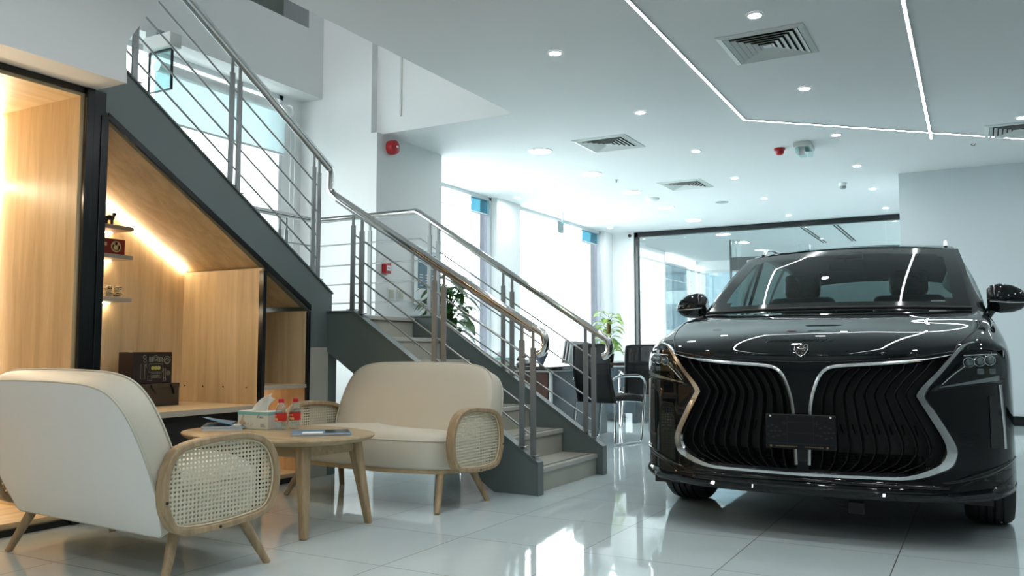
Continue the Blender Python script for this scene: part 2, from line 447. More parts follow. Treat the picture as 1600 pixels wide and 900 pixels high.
def cr(p0, p1, p2, p3, t):
    return 0.5*((2*p1) + (p2-p0)*t + (2*p0-5*p1+4*p2-p3)*t*t + (3*p1-p0-3*p2+p3)*t**3)
def spline(pts, n, closed=False):
    """n samples per span through pts (Vectors)"""
    pts = [Vector(p) for p in pts]; N = len(pts); out = []
    spans = N if closed else N-1
    for i in range(spans):
        if closed: a, b, c, d = pts[i-1], pts[i], pts[(i+1) % N], pts[(i+2) % N]
        else:
            b, c = pts[i], pts[i+1]
            a = pts[i-1] if i > 0 else b*2-c
            d = pts[i+2] if i+2 < N else c*2-b
        for k in range(n): out.append(cr(a, b, c, d, k/n))
    if not closed: out.append(pts[-1])
    return out
def patch(ctrl, nr, nc):
    """dense grid through a grid of control points: rows x cols"""
    rows = [spline(r, nc) for r in ctrl]
    cols = list(zip(*rows))
    cols = [spline(list(c), nr) for c in cols]
    return [list(r) for r in zip(*cols)]
def lerp(a, b, t): return a+(b-a)*t
def interp(x, xs, ys):
    if x <= xs[0]: return ys[0]
    for i in range(1, len(xs)):
        if x <= xs[i]:
            return lerp(ys[i-1], ys[i], (x-xs[i-1])/(xs[i]-xs[i-1]))
    return ys[-1]
# ------------------------------------------------------------------ room shell
CZ = 3.2
def slab(name, a, b, mat, loc=None):
    return struct(MB().box(a, b).build(name, mat))
slab('floor', (-7.0, -6.2, -0.12), (6.6, 23.2, 0.0), 'floor')
# ceiling with the open stair well left out (x < -3.9, y < 7.05)
c = MB()
c.box((-3.9, -6.2, CZ), (6.6, 15.55, CZ+.3)); c.box((-6.6, 7.05, CZ), (-3.9, 15.55, CZ+.3)); c.box((-6.6, 15.55, CZ), (6.6, 23.2, CZ+.3))
struct(c.build('ceiling', 'ceiling'))
slab('ceiling_upper', (-7.4, -6.2, 5.6), (-2.0, 8.2, 5.8), 'ceiling')
slab('wall_upper', (-2.2, -6.2, CZ+.3), (-2.0, 8.2, 5.6), 'wall')
slab('wall_stairwell', (-6.55, 7.045, CZ+.0005), (-2.2, 7.25, 5.6), 'wall')
# beam over the cabinets: straight drop, then a raking end that follows the stair
pts = [(-3.94, -6.2, 2.33), (-3.94, 2.855, 2.33), (-3.94, 2.847, 2.55), (-3.94, 3.45, CZ+.3), (-3.94, -6.2, CZ+.3)]
struct(MB().prism(pts, (-.27, 0, 0)).build('wall_beam', 'wall'))
# column block beside the landing, and the return wall behind the stair
slab('wall_column', (-6.6, 6.95, 0), (-5.49, 8.17, CZ), 'wall')
b = MB(); b.box((-6.6, 6.95, CZ), (-5.57, 7.045, 5.6))
struct(b.build('wall_return', 'wall'))
struct(MB().box((-5.26, 7.03, 3.36), (-5.24, 7.045, 4.1)).build('trim_3', 'vent'))
# head wall over the stair window, upper recess
b = MB(); b.box((-6.6, -6.2, 3.665), (-6.25, 6.95, 4.385)); b.box((-6.6, 6.715, 4.385), (-6.25, 6.95, 5.6))
struct(b.build('wall_head', 'wall'))
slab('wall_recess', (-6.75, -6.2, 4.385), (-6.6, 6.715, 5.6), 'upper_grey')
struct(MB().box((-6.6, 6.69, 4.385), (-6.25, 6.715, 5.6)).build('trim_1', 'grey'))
# left outer wall: sill under stair window, piers
b = MB()
b.box((-6.75, -6.2, 0), (-6.55, 1.6, 3.665)); b.box((-6.75, 1.6, 0), (-6.55, 6.95, .75)); b.box((-6.75, 6.66, .75), (-6.55, 6.95, 3.665))
struct(b.build('wall_left', 'wall'))
b = MB(); b.box((-6.6, 10.87, 0), (-6.30, 11.60, CZ)); struct(b.build('wall_pier', 'wall'))
b = MB(); b.box((-6.6, 15.02, 0), (-6.30, 17.3, CZ)); b.box((-6.3, 15.40, 0), (-5.86, 15.60, CZ)); struct(b.build('wall_pier_far', 'wall'))
# front part of the showroom, behind the camera
slab('wall_front_left', (-4.35, -6.2, 0), (-4.2, 1.0, 2.33), 'wall')
slab('wall_back', (-6.6, -6.2, 0), (6.6, -6.0, CZ), 'backwall')
slab('wall_right', (6.4, -6.0, 0), (6.6, 15.5, CZ), 'backwall')
# block of rooms on the right
slab('wall_block', (-0.876, 11.93, 0), (6.4, 15.5, CZ), 'wall_blue')
struct(MB().box((-0.886, 11.905, 0), (6.4, 11.93, .115)).build('baseboard_right', 'black_trim'))
# far room
b = MB(); b.box((-6.4, 21.4, 0), (6.6, 21.6, .95)); b.box((-5.35, 21.4, .95), (6.6, 21.6, CZ)); b.box((-6.4, 21.4, 2.95), (-5.35, 21.6, CZ))
struct(b.build('wall_far', 'wall'))
b = MB(); b.box((-6.6, 17.3, 0), (-6.4, 21.6, .95)); b.box((-6.6, 17.3, .95), (-6.4, 18.9, CZ)); b.box((-6.6, 21.3, .95), (-6.4, 21.6, CZ))
struct(b.build('wall_far_left', 'wall'))
slab('wall_pillar', (-3.42, 19.0, 0), (-3.20, 19.2, CZ), 'wall')

# windows -------------------------------------------------------------
def window(n, x, y0, y1, z0, z1, mull=(), trans=None, side=None, fr=.05, gl='glass'):
    root = bpy.data.objects.new('window_%d' % n, None); COL.objects.link(root); root.location = (x, (y0+y1)/2, z0); struct(root)
    f = MB()
    f.box((x-.05, y0, z0), (x+.05, y0+fr, z1)); f.box((x-.05, y1-fr, z0), (x+.05, y1, z1))
    f.box((x-.05, y0, z1-fr), (x+.05, y1, z1)); f.box((x-.05, y0, z0), (x+.05, y1, z0+fr))
    for m in mull: f.box((x-.045, m-.02, z0), (x+.045, m+.02, z1))
    if trans: f.box((x-.02, y0, trans-.008), (x+.02, y1, trans+.008))
    f.build('window_frame', 'alu', root)
    ye = side if side else y1
    MB().box((x-.006, y0+.02, z0+.02), (x+.006, ye, z1-.02)).build('pane', gl, root)
    if side:
        MB().box((x-.006, ye, trans), (x+.006, y1-.02, z1-.02)).build('pane', 'teal_glass', root)
        MB().box((x-.006, ye, z0+.02), (x+.006, y1-.02, trans)).build('pane', 'lav_glass', root)
    return root
window(1, -6.45, 8.17, 10.87, 0.0, CZ, (), 2.94, 10.36)
window(2, -6.45, 11.60, 15.02, 0.0, CZ, (), 2.94, 14.28)
window(3, -6.60, 1.6, 6.66, 0.75, 3.665, (4.2,), None, gl='shade_glass')
window(4, -6.50, 18.9, 21.3, 0.95, 3.0, (20.9,), 2.6, gl='tint')
w5 = bpy.data.objects.new('window_5', None); COL.objects.link(w5); w5.location = (-5.9, 21.5, .95); struct(w5)
f = MB(); f.box((-6.4, 21.45, .95), (-6.33, 21.55, 2.95)); f.box((-5.40, 21.45, .95), (-5.35, 21.55, 2.95)); f.box((-6.4, 21.45, .95), (-5.35, 21.55, 1.0)); f.box((-6.4, 21.45, 2.9), (-5.35, 21.55, 2.95))
f.build('window_frame', 'white_plastic', w5); MB().box((-6.38, 21.494, .97), (-5.37, 21.506, 2.93)).build('pane', 'tint', w5)

# black framed glass partition
gp = empty('glass_partition', (-3.4, 15.5, 0), 'black framed clear glass partition behind the car', 'partition')
f = MB(); f.box((-5.86, 15.45, 0), (-5.785, 15.55, 3.19)); f.box((-5.86, 15.45, 3.10), (-.876, 15.55, 3.19)); f.box((-5.86, 15.45, 0), (-.876, 15.55, .1))
f.build('frame', 'black_trim', gp, bevel=.004)
ys = [-5.785, -4.86, -3.86, -2.86, -1.36, -.88]
for a, b_ in zip(ys, ys[1:]):
    MB().box((a+.0015, 15.494, .1), (b_-.0015, 15.506, 3.10)).build('pane', 'glass_part', gp)

# outside ------------------------------------------------------------
struct(MB().box((-60, -20, -.14), (-7.0, 60, -.1)).build('ground_outside', 'pave'))
fb = empty('building', (-11, 33, 0), 'pale building with balconies seen far outside the glass room', 'building')
f = MB(); f.box((-13, 33, 0), (-9.4, 40, 9)); f.build('wall', 'facade', fb)
for k in range(3):
    z = 1.2+k*1.55
    MB().box((-12.0, 32.3, z), (-10.0, 33, z+.5)).build('balcony', 'white_plastic', fb)
    MB().box((-11.6, 32.95, z+.55), (-10.4, 33.02, z+1.3)).build('window', 'facade_dark', fb)

# roller blind over the stair window
rb = empty('roller_blind', (-6.42, 4.2, 3.47), 'pale roller blind with white tube above the stair window', 'blind')
for y0, y1 in ((4.95, 6.62), (1.8, 4.55)):
    MB().tube([(-6.42, y0, 3.47), (-6.42, y1, 3.47)], .05, 20).build('roller_tube', 'white_plastic', rb, smooth=40)
    MB().lathe([(.065, 0), (.065, .025)], (-6.42, y1-.012, 3.47), 20, 'Y').build('end_cap', 'white_plastic', rb, smooth=40)
    MB().box((-6.462, y0+.02, 3.0), (-6.459, y1-.02, 3.47)).build('blind_cloth', 'blind', rb)
    MB().box((-6.47, y0+.02, 2.985), (-6.452, y1-.02, 3.005)).build('hem_bar', 'white_plastic', rb)
MB().tube([(-6.37, 6.60, 3.45), (-6.37, 6.60, 1.6), (-6.34, 6.60, 1.57), (-6.31, 6.60, 1.6), (-6.31, 6.60, 3.45)], .004, 6).build('pull_chain', 'white_plastic', rb, smooth=60)
# ------------------------------------------------------------------ ceiling fittings
def downlight(x, y, big, label, proto={}):
    key = big
    r = .125 if big else .042
    if key not in proto:
        root = empty('recessed_panel_light' if big else 'downlight', (x, y, CZ), label, 'ceiling light', 'round panel lights in the ceiling' if big else 'small downlights in the ceiling')
        MB().lathe([(r+.016, -.001), (r+.014, -.008), (r+.002, -.011), (r, -.004), (r-.004, -.001)], (x, y, CZ), 28, cap=False).build('trim_ring', 'white_plastic', root, smooth=50)
        MB().lathe([(r, -.003), (r*.5, -.0045), (.001, -.005)], (x, y, CZ), 24, cap=True).build('diffuser', 'lamp_big' if big else 'lamp_on', root, smooth=60)
        proto[key] = root
    else:
        root = copy_tree(proto[key]); root.location = (x, y, CZ); root['label'] = label
    return root
nth = ['nearest', 'second', 'third', 'fourth', 'fifth', 'sixth', 'seventh', 'eighth']
for i, y in enumerate((8.53, 9.98, 11.44, 12.94, 14.46)):
    downlight(-4.37, y, True, 'large round panel light, %s of the row from the alarm column to the partition' % nth[i].replace('nearest', 'first'))
for i, (x, y) in enumerate(((-4.42, 16.54), (-4.40, 17.9))):
    downlight(x, y, True, 'large round panel light in the glass room, %s the partition' % ('just behind' if i == 0 else 'further behind'))
for i, y in enumerate((9.09, 11.0, 14.6)):
    downlight(-6.02, y, False, 'small downlight close to the window line, %s of three' % ['first from the column', 'the middle one', 'the one by the partition'][i])
ys = (5.72, 7.58, 9.40, 11.13, 12.87, 14.7)
for i, y in enumerate(ys):
    downlight(-2.80, y, False, 'small downlight in the row left of the bent light line, %s from the camera' % nth[i])
for i, y in enumerate(ys):
    downlight(-1.28, y, False, 'small round downlight in the row over the car, %s from the camera' % nth[i])
downlight(.424, 9.58, False, 'small downlight beside the air vent at the right edge of the photo')
for x in (.43, 2.2): 
    for y in (7.6, 5.72): downlight(x, y, False, 'small downlight on the ceiling beyond the right edge of the photo')
for x in (-2.75, -1.2, .43, 2.2):
    for y in (3.9, 2.1, .3, -1.5, -3.3):
        downlight(x, y, False, 'small downlight of the rows that run on over the camera')

# light lines
def led_line(pts, label, w=.021):
    root = empty('linear_light', (*pts[0], CZ), label, 'ceiling light', None)
    hw = w/2
    P = [Vector((p[0], p[1], 0)) for p in pts]
    offs = []
    for i, p in enumerate(P):
        a = (P[i]-P[i-1]).normalized() if i else (P[1]-P[0]).normalized()
        b = (P[i+1]-P[i]).normalized() if i+1 < len(P) else a
        n = Vector((-(a+b).y, (a+b).x, 0)).normalized(); k = 1/max(.5, n.dot(Vector((-a.y, a.x, 0)))); offs.append(n*k)
    def ribbon(lo, hi, z0, z1):
        m = MB(); L = [p+o*lo for p, o in zip(P, offs)]; H = [p+o*hi for p, o in zip(P, offs)]
        for i in range(len(P)-1):
            q = [L[i], L[i+1], H[i+1], H[i]]
            m.prism([(v.x, v.y, z0) for v in q], (0, 0, z1-z0))
        return m
    ribbon(-hw, hw, CZ-.006, CZ-.0002).build('diffuser', 'led', root)
    ribbon(-hw-.006, -hw, CZ-.007, CZ-.0002).build('edge', 'alu', root); ribbon(hw, hw+.006, CZ-.007, CZ-.0002).build('edge', 'alu', root)
    return root
led_line([(-1.90, 1.2), (-1.99, 8.34), (1.9, 13.0-1.12)], 'long white light line that bends to cross the ceiling')
led_line([(-.34, 1.2), (-.402, 10.09)], 'straight white light line meeting the bent one over the car')
cb = tag(MB().tube([(-.03, 10.56, CZ-.004), (-.02, 10.58, CZ-.015), (-.005, 10.60, CZ-.018), (.02, 10.57, CZ-.004)], .004, 6).build('loose_cable', 'plastic', smooth=60), 'short loose dark cable poking out at the light line', 'cable')

# air vents: frame with square cones of blades
def vent(x0, x1, y0, y1, label, proto=[]):
    cx, cy = (x0+x1)/2, (y0+y1)/2; W, D = (x1-x0)/2, (y1-y0)/2
    root = empty('air_vent', (cx, cy, CZ), label, 'air vent', 'square air vents in the ceiling')
    def ring(m, wo, do, wi, di, zo, zi, t=.004):
        o = [(cx-wo, cy-do), (cx+wo, cy-do), (cx+wo, cy+do), (cx-wo, cy+do)]; n = [(cx-wi, cy-di), (cx+wi, cy-di), (cx+wi, cy+di), (cx-wi, cy+di)]
        for i in range(4):
            j = (i+1) % 4
            for dz in (0,):
                a = [(*o[i], zo), (*o[j], zo), (*n[j], zi), (*n[i], zi)]
                V = [m.bm.verts.new(p) for p in a]; m._face(V)
    f = MB(); ring(f, W, D, W-.04, D-.04, CZ-.004, CZ-.014); ring(f, W, D, W, D, CZ, CZ-.004); ring(f, W-.04, D-.04, W-.042, D-.042, CZ-.014, CZ-.001)
    f.build('frame', 'vent', root, solid=.003)
    MB().box((cx-W+.05, cy-D+.05, CZ-.0005), (cx+W-.05, cy+D-.05, CZ-.0002)).build('duct_opening', 'vent_dark', root)
    k = 0
    s = .985
    while s > .16:
        m = MB(); w, d = (W-.042)*s, (D-.042)*s
        ring(m, w, d, w-.031, d-.031, CZ-.015, CZ-.002 if False else CZ-.0012); m.build('blade', 'vent', root, solid=.0025); s -= .158
    MB().box((cx-.03, cy-.03, CZ-.012), (cx+.03, cy+.03, CZ-.008)).build('blade', 'vent', root)
    return root
vent(-1.64, -1.02, 6.02, 6.69, 'square air vent in the ceiling straight above the car, nearest of the vents')
vent(-3.86, -3.24, 8.28, 8.92, 'square air vent beside the first large round panel light')
vent(-3.83, -3.22, 10.98, 11.62, 'smallest looking square air vent, furthest from the camera')
vent(.10, .72, 9.78, 10.42, 'square air vent cut off by the right edge of the photo')

# small fittings
bz = empty('alarm_beacon', (-1.938, 9.756, CZ), 'red alarm sounder on the ceiling next to the emergency lamp', 'alarm')
MB().lathe([(.062, 0), (.062, -.02), (.05, -.028)], (-1.938, 9.756, CZ), 24).build('base', 'red', bz, smooth=40)
MB().lathe([(.05, -.026), (.046, -.06), (.03, -.075), (.001, -.078)], (-1.938, 9.756, CZ), 24).build('horn', 'red', bz, smooth=40)
em = empty('emergency_lamp', (-1.66, 9.70, CZ), 'grey emergency lamp box with clear cover on the ceiling', 'emergency light')
rz = Matrix.Rotation(R(0), 3, 'Z')
MB().box((-1.75, 9.53, CZ-.055), (-1.57, 9.87, CZ)).build('housing', 'vent', em, bevel=.008)
MB().box((-1.735, 9.545, CZ-.115), (-1.585, 9.855, CZ-.055)).build('cover', 'acrylic', em, bevel=.012)
MB().tube([(-1.66, 9.60, CZ-.075), (-1.66, 9.80, CZ-.075)], .012, 10).build('tube', 'white_plastic', em, smooth=60)
MB().box((-1.69, 9.535, CZ-.15), (-1.63, 9.55, CZ-.06)).build('bracket', 'grey', em)
sd = empty('smoke_detector', (-1.594, 12.228, CZ), 'white smoke detector with slotted tip on the ceiling', 'smoke detector')
MB().lathe([(.058, 0), (.058, -.03), (.05, -.045)], (-1.594, 12.228, CZ), 24).build('base', 'white_plastic', sd, smooth=40)
MB().lathe([(.044, -.045), (.04, -.075), (.025, -.085), (.001, -.086)], (-1.594, 12.228, CZ), 16).build('sensor', 'grey', sd, smooth=40)
ap = empty('access_point', (-4.288, 12.078, CZ), 'white dome shaped wireless access point on the ceiling', 'access point')
MB().lathe([(.105, 0), (.105, -.012), (.085, -.035), (.05, -.048), (.001, -.052)], (-4.288, 12.078, CZ), 32).build('dome', 'white_plastic', ap, smooth=40)
sp_ = empty('ceiling_speaker', (-3.454, 12.922, CZ), 'flat grey round speaker grille on the ceiling', 'speaker')
MB().lathe([(.10, 0), (.10, -.005), (.001, -.007)], (-3.454, 12.922, CZ), 32).build('grille', 'grey', sp_, smooth=40)
for (x, y, lb) in ((-4.234, 10.51, 'small metal sprinkler head between two large panel lights'),):
    s_ = empty('sprinkler', (x, y, CZ), lb, 'sprinkler')
    MB().lathe([(.022, 0), (.022, -.005), (.008, -.008), (.008, -.03), (.001, -.03)], (x, y, CZ), 14).build('body', 'steel', s_, smooth=40)
    MB().lathe([(.016, -.034), (.016, -.037)], (x, y, CZ), 14).build('deflector', 'steel', s_, smooth=40)
cm = empty('wall_camera', (-5.93, 15.38, 3.13), 'tiny dark camera at the top of the pier by the partition', 'camera')
MB().lathe([(.03, 0), (.034, -.03), (.022, -.06), (.001, -.062)], (-5.93, 15.40, 3.13), 16, 'Y').build('body', 'plastic', cm, smooth=40)

# things on the column
def on_col(name, y, z, w, h, d, mat, label, cat, bevel=.004):
    x = -5.49
    r = empty(name, (x, y, z), label, cat); MB().box((x, y-w/2, z-h/2), (x+d, y+w/2, z+h/2)).build('body', mat, r, bevel=bevel); return r
al = empty('alarm_bell', (-5.49, 7.146, 3.06), 'round red fire alarm on the column under the ceiling', 'alarm')
MB().lathe([(.055, 0), (.055, .03)], (-5.49, 7.146, 3.07), 24, 'X').build('base', 'white_plastic', al, smooth=40)
MB().lathe([(.075, .02), (.08, .06), (.072, .10), (.04, .115), (.001, .118)], (-5.49, 7.146, 3.07), 28, 'X').build('sounder', 'red', al, smooth=40)
MB().cbox((-5.37, 7.146, 3.07), (.012, .03, .02)).build('lamp', 'white_plastic', al, bevel=.003)
cp = on_col('fire_call_point', 7.104, 1.773, .10, .115, .05, 'red', 'small red fire call point on the column face', 'call point')
MB().box((-5.4395, 7.08, 1.745), (-5.438, 7.14, 1.80)).build('window', 'white_plastic', cp)
MB().box((-5.4379, 7.09, 1.768), (-5.4374, 7.13, 1.776)).build('arrow', 'black_matt', cp)
for y, lb in ((7.205, 'left hand beige light switch on the column, below the call point'), (7.375, 'light switch further from the stair, beside the poster frame')):
    sw = on_col('light_switch', y, 1.505, .115, .12, .012, 'white_edge', lb, 'switch', .003); sw['group'] = 'light switches on the column'
    MB().box((-5.479, y-.04, 1.462), (-5.472, y+.04, 1.548)).build('rocker', 'beige', sw, bevel=.003)
nb = empty('notice_board', (-5.49, 7.85, 1.70), 'clear framed notice with a blue picture on the column', 'notice')
MB().box((-5.49, 7.60, 1.42), (-5.478, 8.12, 2.06)).build('backing', 'white_edge', nb)
f = MB(); f.box((-5.48, 7.60, 1.42), (-5.462, 7.635, 2.06)); f.box((-5.48, 8.085, 1.42), (-5.462, 8.12, 2.06)); f.box((-5.48, 7.635, 1.42), (-5.462, 8.085, 1.455)); f.box((-5.48, 7.635, 2.025), (-5.462, 8.085, 2.06))
f.build('frame', 'alu', nb, bevel=.003)
MB().box((-5.4775, 7.69, 1.60), (-5.476, 8.05, 1.99)).build('print', 'notice', nb)
MB().box((-5.4758, 7.70, 1.89), (-5.475, 8.04, 1.98)).build('picture_sky', 'notice_sky', nb)
f = MB()
for k in range(5):
    for q in range(3):
        f.box((-5.4758, 7.72+q*.11, 1.63+k*.03), (-5.475, 7.72+q*.11+random.uniform(.05, .09), 1.639+k*.03))
f.build('text_lines', 'white_edge', nb)

# hanging signs
hs = empty('hanging_exit_sign', (-6.05, 4.73, 3.665), 'glass exit sign hanging from a metal box above the stair', 'sign')
MB().box((-6.24, 4.67, 3.48), (-5.90, 4.79, 3.60)).build('lamp_box', 'vent', hs, bevel=.006)
MB().box((-6.23, 4.725, 3.12), (-5.94, 4.737, 3.48)).build('panel', 'acrylic', hs)
f = MB(); f.box((-5.948, 4.720, 3.12), (-5.938, 4.742, 3.48)); f.box((-6.234, 4.720, 3.12), (-6.226, 4.742, 3.48)); f.box((-6.23, 4.72, 3.465), (-5.94, 4.742, 3.48)); f.box((-6.23, 4.72, 3.12), (-5.94, 4.742, 3.128)); f.build('panel_edge', 'plastic', hs)
MB().box((-6.24, 4.69, 3.60), (-6.10, 4.77, 3.665)).build('mount', 'grey', hs)
h2 = empty('hanging_sign', (-6.05, 12.62, CZ), 'small clear square sign hanging from a rod before the bright window', 'sign')
MB().box((-6.06, 12.60, 3.02), (-6.04, 12.64, CZ)).build('rod', 'white_edge', h2)
MB().box((-6.10, 12.52, 2.86), (-6.085, 12.74, 3.05)).build('panel', 'grey', h2, bevel=.004)
MB().box((-6.02, 12.52, 2.86), (-6.005, 12.74, 3.05)).build('panel', 'acrylic', h2, bevel=.004)
# far room sign and slots
bs = empty('hanging_sign', (-4.45, 17.5, CZ), 'dark sign panel hanging from the ceiling of the glass room, by the car roof', 'sign')
MB().box((-4.53, 17.47, 2.2), (-4.50, 17.53, CZ)).build('pole', 'plastic', bs)
MB().box((-4.50, 17.48, 2.56), (-3.85, 17.52, 2.83)).build('panel', 'plastic', bs, bevel=.005)
for x in (-4.48, -4.38): MB().box((x, 17.49, 2.83), (x+.07, 17.51, CZ)).build('hanger', 'white_edge', bs)
MB().box((-4.18, 17.472, 2.64), (-4.11, 17.478, 2.76)).build('digit', 'white_edge', bs)
for k, x in enumerate((-2.90, -2.32)):
    sl = empty('slot_diffuser', (x, 18.0, CZ), ['dark slot air diffuser in the glass room, left of the white pillar', 'dark slot air diffuser in the glass room, right of the white pillar'][k], 'air vent')
    for d in (0, .06): MB().box((x+d, 16.3, CZ-.006), (x+d+.028, 18.9, CZ-.0005)).build('slot', 'vent_dark', sl)
# ------------------------------------------------------------------ staircase
YN, YF = 4.76, 5.84          # near / far stringer faces
st = empty('staircase', (-3.4, 5.3, 0), 'grey green steel staircase with stone treads turning at a landing', 'staircase')
TOPS = [.15 + .1713*k for k in range(7)]     # 7th is the landing (1.178)
NOSE = [-2.50-.277*k for k in range(7)]
sl = .66
def zline(x): return .205 + (-2.463-x)*sl
near = [(-4.20, 0, 1.185), (-3.945, 0, 1.185), (-2.463, 0, .205), (-2.463, 0, 0), (-2.78, 0, 0), (-4.20, 0, .90)]
MB().prism([(p[0], YN, p[2]) for p in near], (0, .05, 0)).build('stringer', 'stringer', st, bevel=.003)
MB().prism([(p[0], YF-.05, p[2]) for p in near], (0, .05, 0)).build('stringer', 'stringer', st, bevel=.003)
# capping flange on the raking edge and end plates
for y in (YN-.012, YF-.062):
    m = MB(); m.prism([(-3.95, y, 1.185), (-2.455, y, .197), (-2.455, y, .208), (-3.95, y, 1.196)], (0, .074, 0)); m.box((-4.2, y, 1.185), (-3.95, y+.074, 1.196))
    m.build('capping', 'stringer', st)
    MB().box((-2.463, y, 0), (-2.453, y+.074, .208)).build('end_plate', 'stringer', st)
for k in range(6):
    x = NOSE[k]; z = TOPS[k]; z0 = TOPS[k-1] if k else 0
    t = MB(); t.box((x-.277-.02, YN+.05, z-.03), (x-.004, YF-.05, z)).build('tread', 'stone', st)
    MB().box((x-.035, YN+.05, z-.03), (x, YF-.05, z+.001)).build('nosing', 'stone_edge', st, bevel=.003)
    g = MB(); g.box((x-.062, YN+.07, z), (x-.056, YF-.07, z+.0008)); g.box((x-.048, YN+.07, z), (x-.042, YF-.07, z+.0008)); g.build('grip_groove', 'groove', st)
    MB().box((x-.03, YN+.05, z0), (x-.012, YF-.05, z-.03)).build('riser', 'stone', st)
# landing
MB().box((-5.30, YN+.05, 1.148), (-4.155, YF, 1.178)).build('landing_slab', 'stone', st)
MB().box((-4.19, YN+.05, 1.007), (-4.172, YF-.05, 1.148)).build('riser', 'stone', st)
MB().box((-4.19, YN+.05, 1.148), (-4.15, YF-.05, 1.179)).build('nosing', 'stone_edge', st, bevel=.003)
m = MB(); m.box((-5.30, YN, .93), (-5.25, YF, 1.148)); m.box((-5.25, YF-.05, .93), (-4.2, YF, 1.148)); m.box((-5.25, YN, .93), (-4.2, YN+.05, 1.148)); m.build('landing_frame', 'stringer', st)
# upper flight
us = .6577
def ztop(y): return 1.322 + (4.81-y)*us
pu = [(0, 4.81, .93), (0, 4.81, 1.322), (0, 1.75, ztop(1.75)), (0, 1.75, ztop(1.75)-.37), (0, 4.575, 1.185), (0, 4.575, .93)]
MB().prism([(-4.20, p[1], p[2]) for p in pu], (-.05, 0, 0)).build('stringer', 'stringer', st, bevel=.003)
MB().prism([(-5.25, p[1], p[2]) for p in pu], (-.05, 0, 0)).build('stringer', 'stringer', st, bevel=.003)
m = MB(); m.prism([(-4.188, 4.81, 1.322), (-4.188, 1.75, ztop(1.75)), (-4.188, 1.75, ztop(1.75)+.011), (-4.188, 4.81, 1.333)], (-.074, 0, 0)); m.build('capping', 'stringer', st)
for k in range(11):
    y = 4.80-.262*k; z = 1.178+.1722*(k+1)
    MB().box((-5.25, y-.28, z-.03), (-4.25, y, z)).build('tread', 'stone', st)
    MB().box((-5.25, y-.03, z-.1722), (-4.25, y-.012, z-.03)).build('riser', 'stone', st)
MB().prism([(-5.25, 4.58, 1.25), (-5.25, 1.75, 2.96), (-5.25, 1.75, 2.98), (-5.25, 4.58, 1.27)], (1.0, 0, 0)).build('soffit', 'stringer', st)
# corner post and stone clad pier below the landing
MB().box((-4.29, 4.78, 0), (-4.20, 4.87, .93)).build('corner_post', 'stringer', st, bevel=.004)
slab('trim_2', (-4.9, 4.585, 0), (-4.198, 4.775, .93), 'stone')

# railings ------------------------------------------------------------
HS = [.14, .30, .465, .645]
def post(parent, x, y, z0, z1, ax):
    """flat bar with a narrower neck; ax = run direction of the rail ('x' or 'y')"""
    w, t = .038, .011
    def bx(a, b, wx, tx):
        hx, hy = (wx/2, tx/2) if ax == 'x' else (tx/2, wx/2)
        return (x-hx, y-hy, a), (x+hx, y+hy, b)
    zn = z1-.10
    m = MB(); m.box(*bx(z0+.002, zn, w, t*1.3)); m.box(*bx(zn-.005, z1+.01, w*.55, t)); m.box(*bx(z0+.001, z0+.008, .07, .05))
    return m.build('post', 'post', parent, bevel=.0015)
def tube_part(name, pts, r, parent, mat='steel', seg=10, rs=None):
    return MB().tube(pts, rs or r, seg).build(name, mat, parent, smooth=60)
# upper flight railing
ru = empty('stair_railing', (-4.22, 3.3, 2.3), 'steel railing of the upper flight climbing to the upper left', 'railing', 'stair railings')
XU = -4.225
def hu(y): return 2.262+(4.809-y)*.6075
def bu(y): return ztop(y)+.01
tube_part('handrail', [(XU, 1.9, hu(1.9)), (XU, 4.79, hu(4.79)), (XU, 4.80, hu(4.80)-.03), (XU, 4.80, 2.10)], .026, ru, 'steel_pol', 16)
MB().tube([(XU, 1.9, hu(1.9)-.032), (XU, 4.77, hu(4.77)-.032)], .012, 8).build('rail_underbar', 'steel', ru, smooth=60)
for y in (3.11, 3.835, 3.90, 4.62, 4.675): post(ru, XU, y, bu(y), hu(y)-.03, 'y')
for h in HS:
    k = h/.87
    MB().tube([(XU, 1.9, lerp(bu(1.9), hu(1.9), k)), (XU, 4.69, lerp(bu(4.69), hu(4.69), k))], .0065, 8).build('rod', 'steel', ru, smooth=60)
# near lower railing
rn = empty('stair_railing', (-3.3, YN+.02, 1.0), 'near steel railing of the lower flight, passing behind the beige loveseat', 'railing', 'stair railings')
YR = YN+.022
def hn(x): return 2.075+(-4.197-x)*.6025
def bn(x): return min(1.19, zline(x))+.008
xe = -2.47
curl = [(xe+.055*math.sin(a)*1.0, YR, hn(xe)-.075+.075*math.cos(a)) for a in [R(q) for q in (35, 60, 90, 120, 150, 178)]]
tube_part('handrail', [(-4.20, YR, 2.10), (-4.20, YR, 2.082), (-4.185, YR, 2.07)] + [(x, YR, hn(x)) for x in (-4.1, -3.5, -2.9, -2.52)] + curl, .027, rn, 'steel_pol', 16)
MB().tube([(-4.15, YR, hn(-4.15)-.034), (-2.52, YR, hn(-2.52)-.034)], .012, 8).build('rail_underbar', 'steel', rn, smooth=60)
for x in (-3.985, -3.905, -3.265, -3.19, -2.585, -2.505): post(rn, x, YR, bn(x), hn(x)-.03, 'x')
for h in HS:
    k = h/.87
    def q(x): return lerp(zline(x), hn(x), k)
    MB().tube([(-3.99, YR, q(-3.99)), (-2.50, YR, q(-2.50))], .0065, 8).build('rod', 'steel', rn, smooth=60)
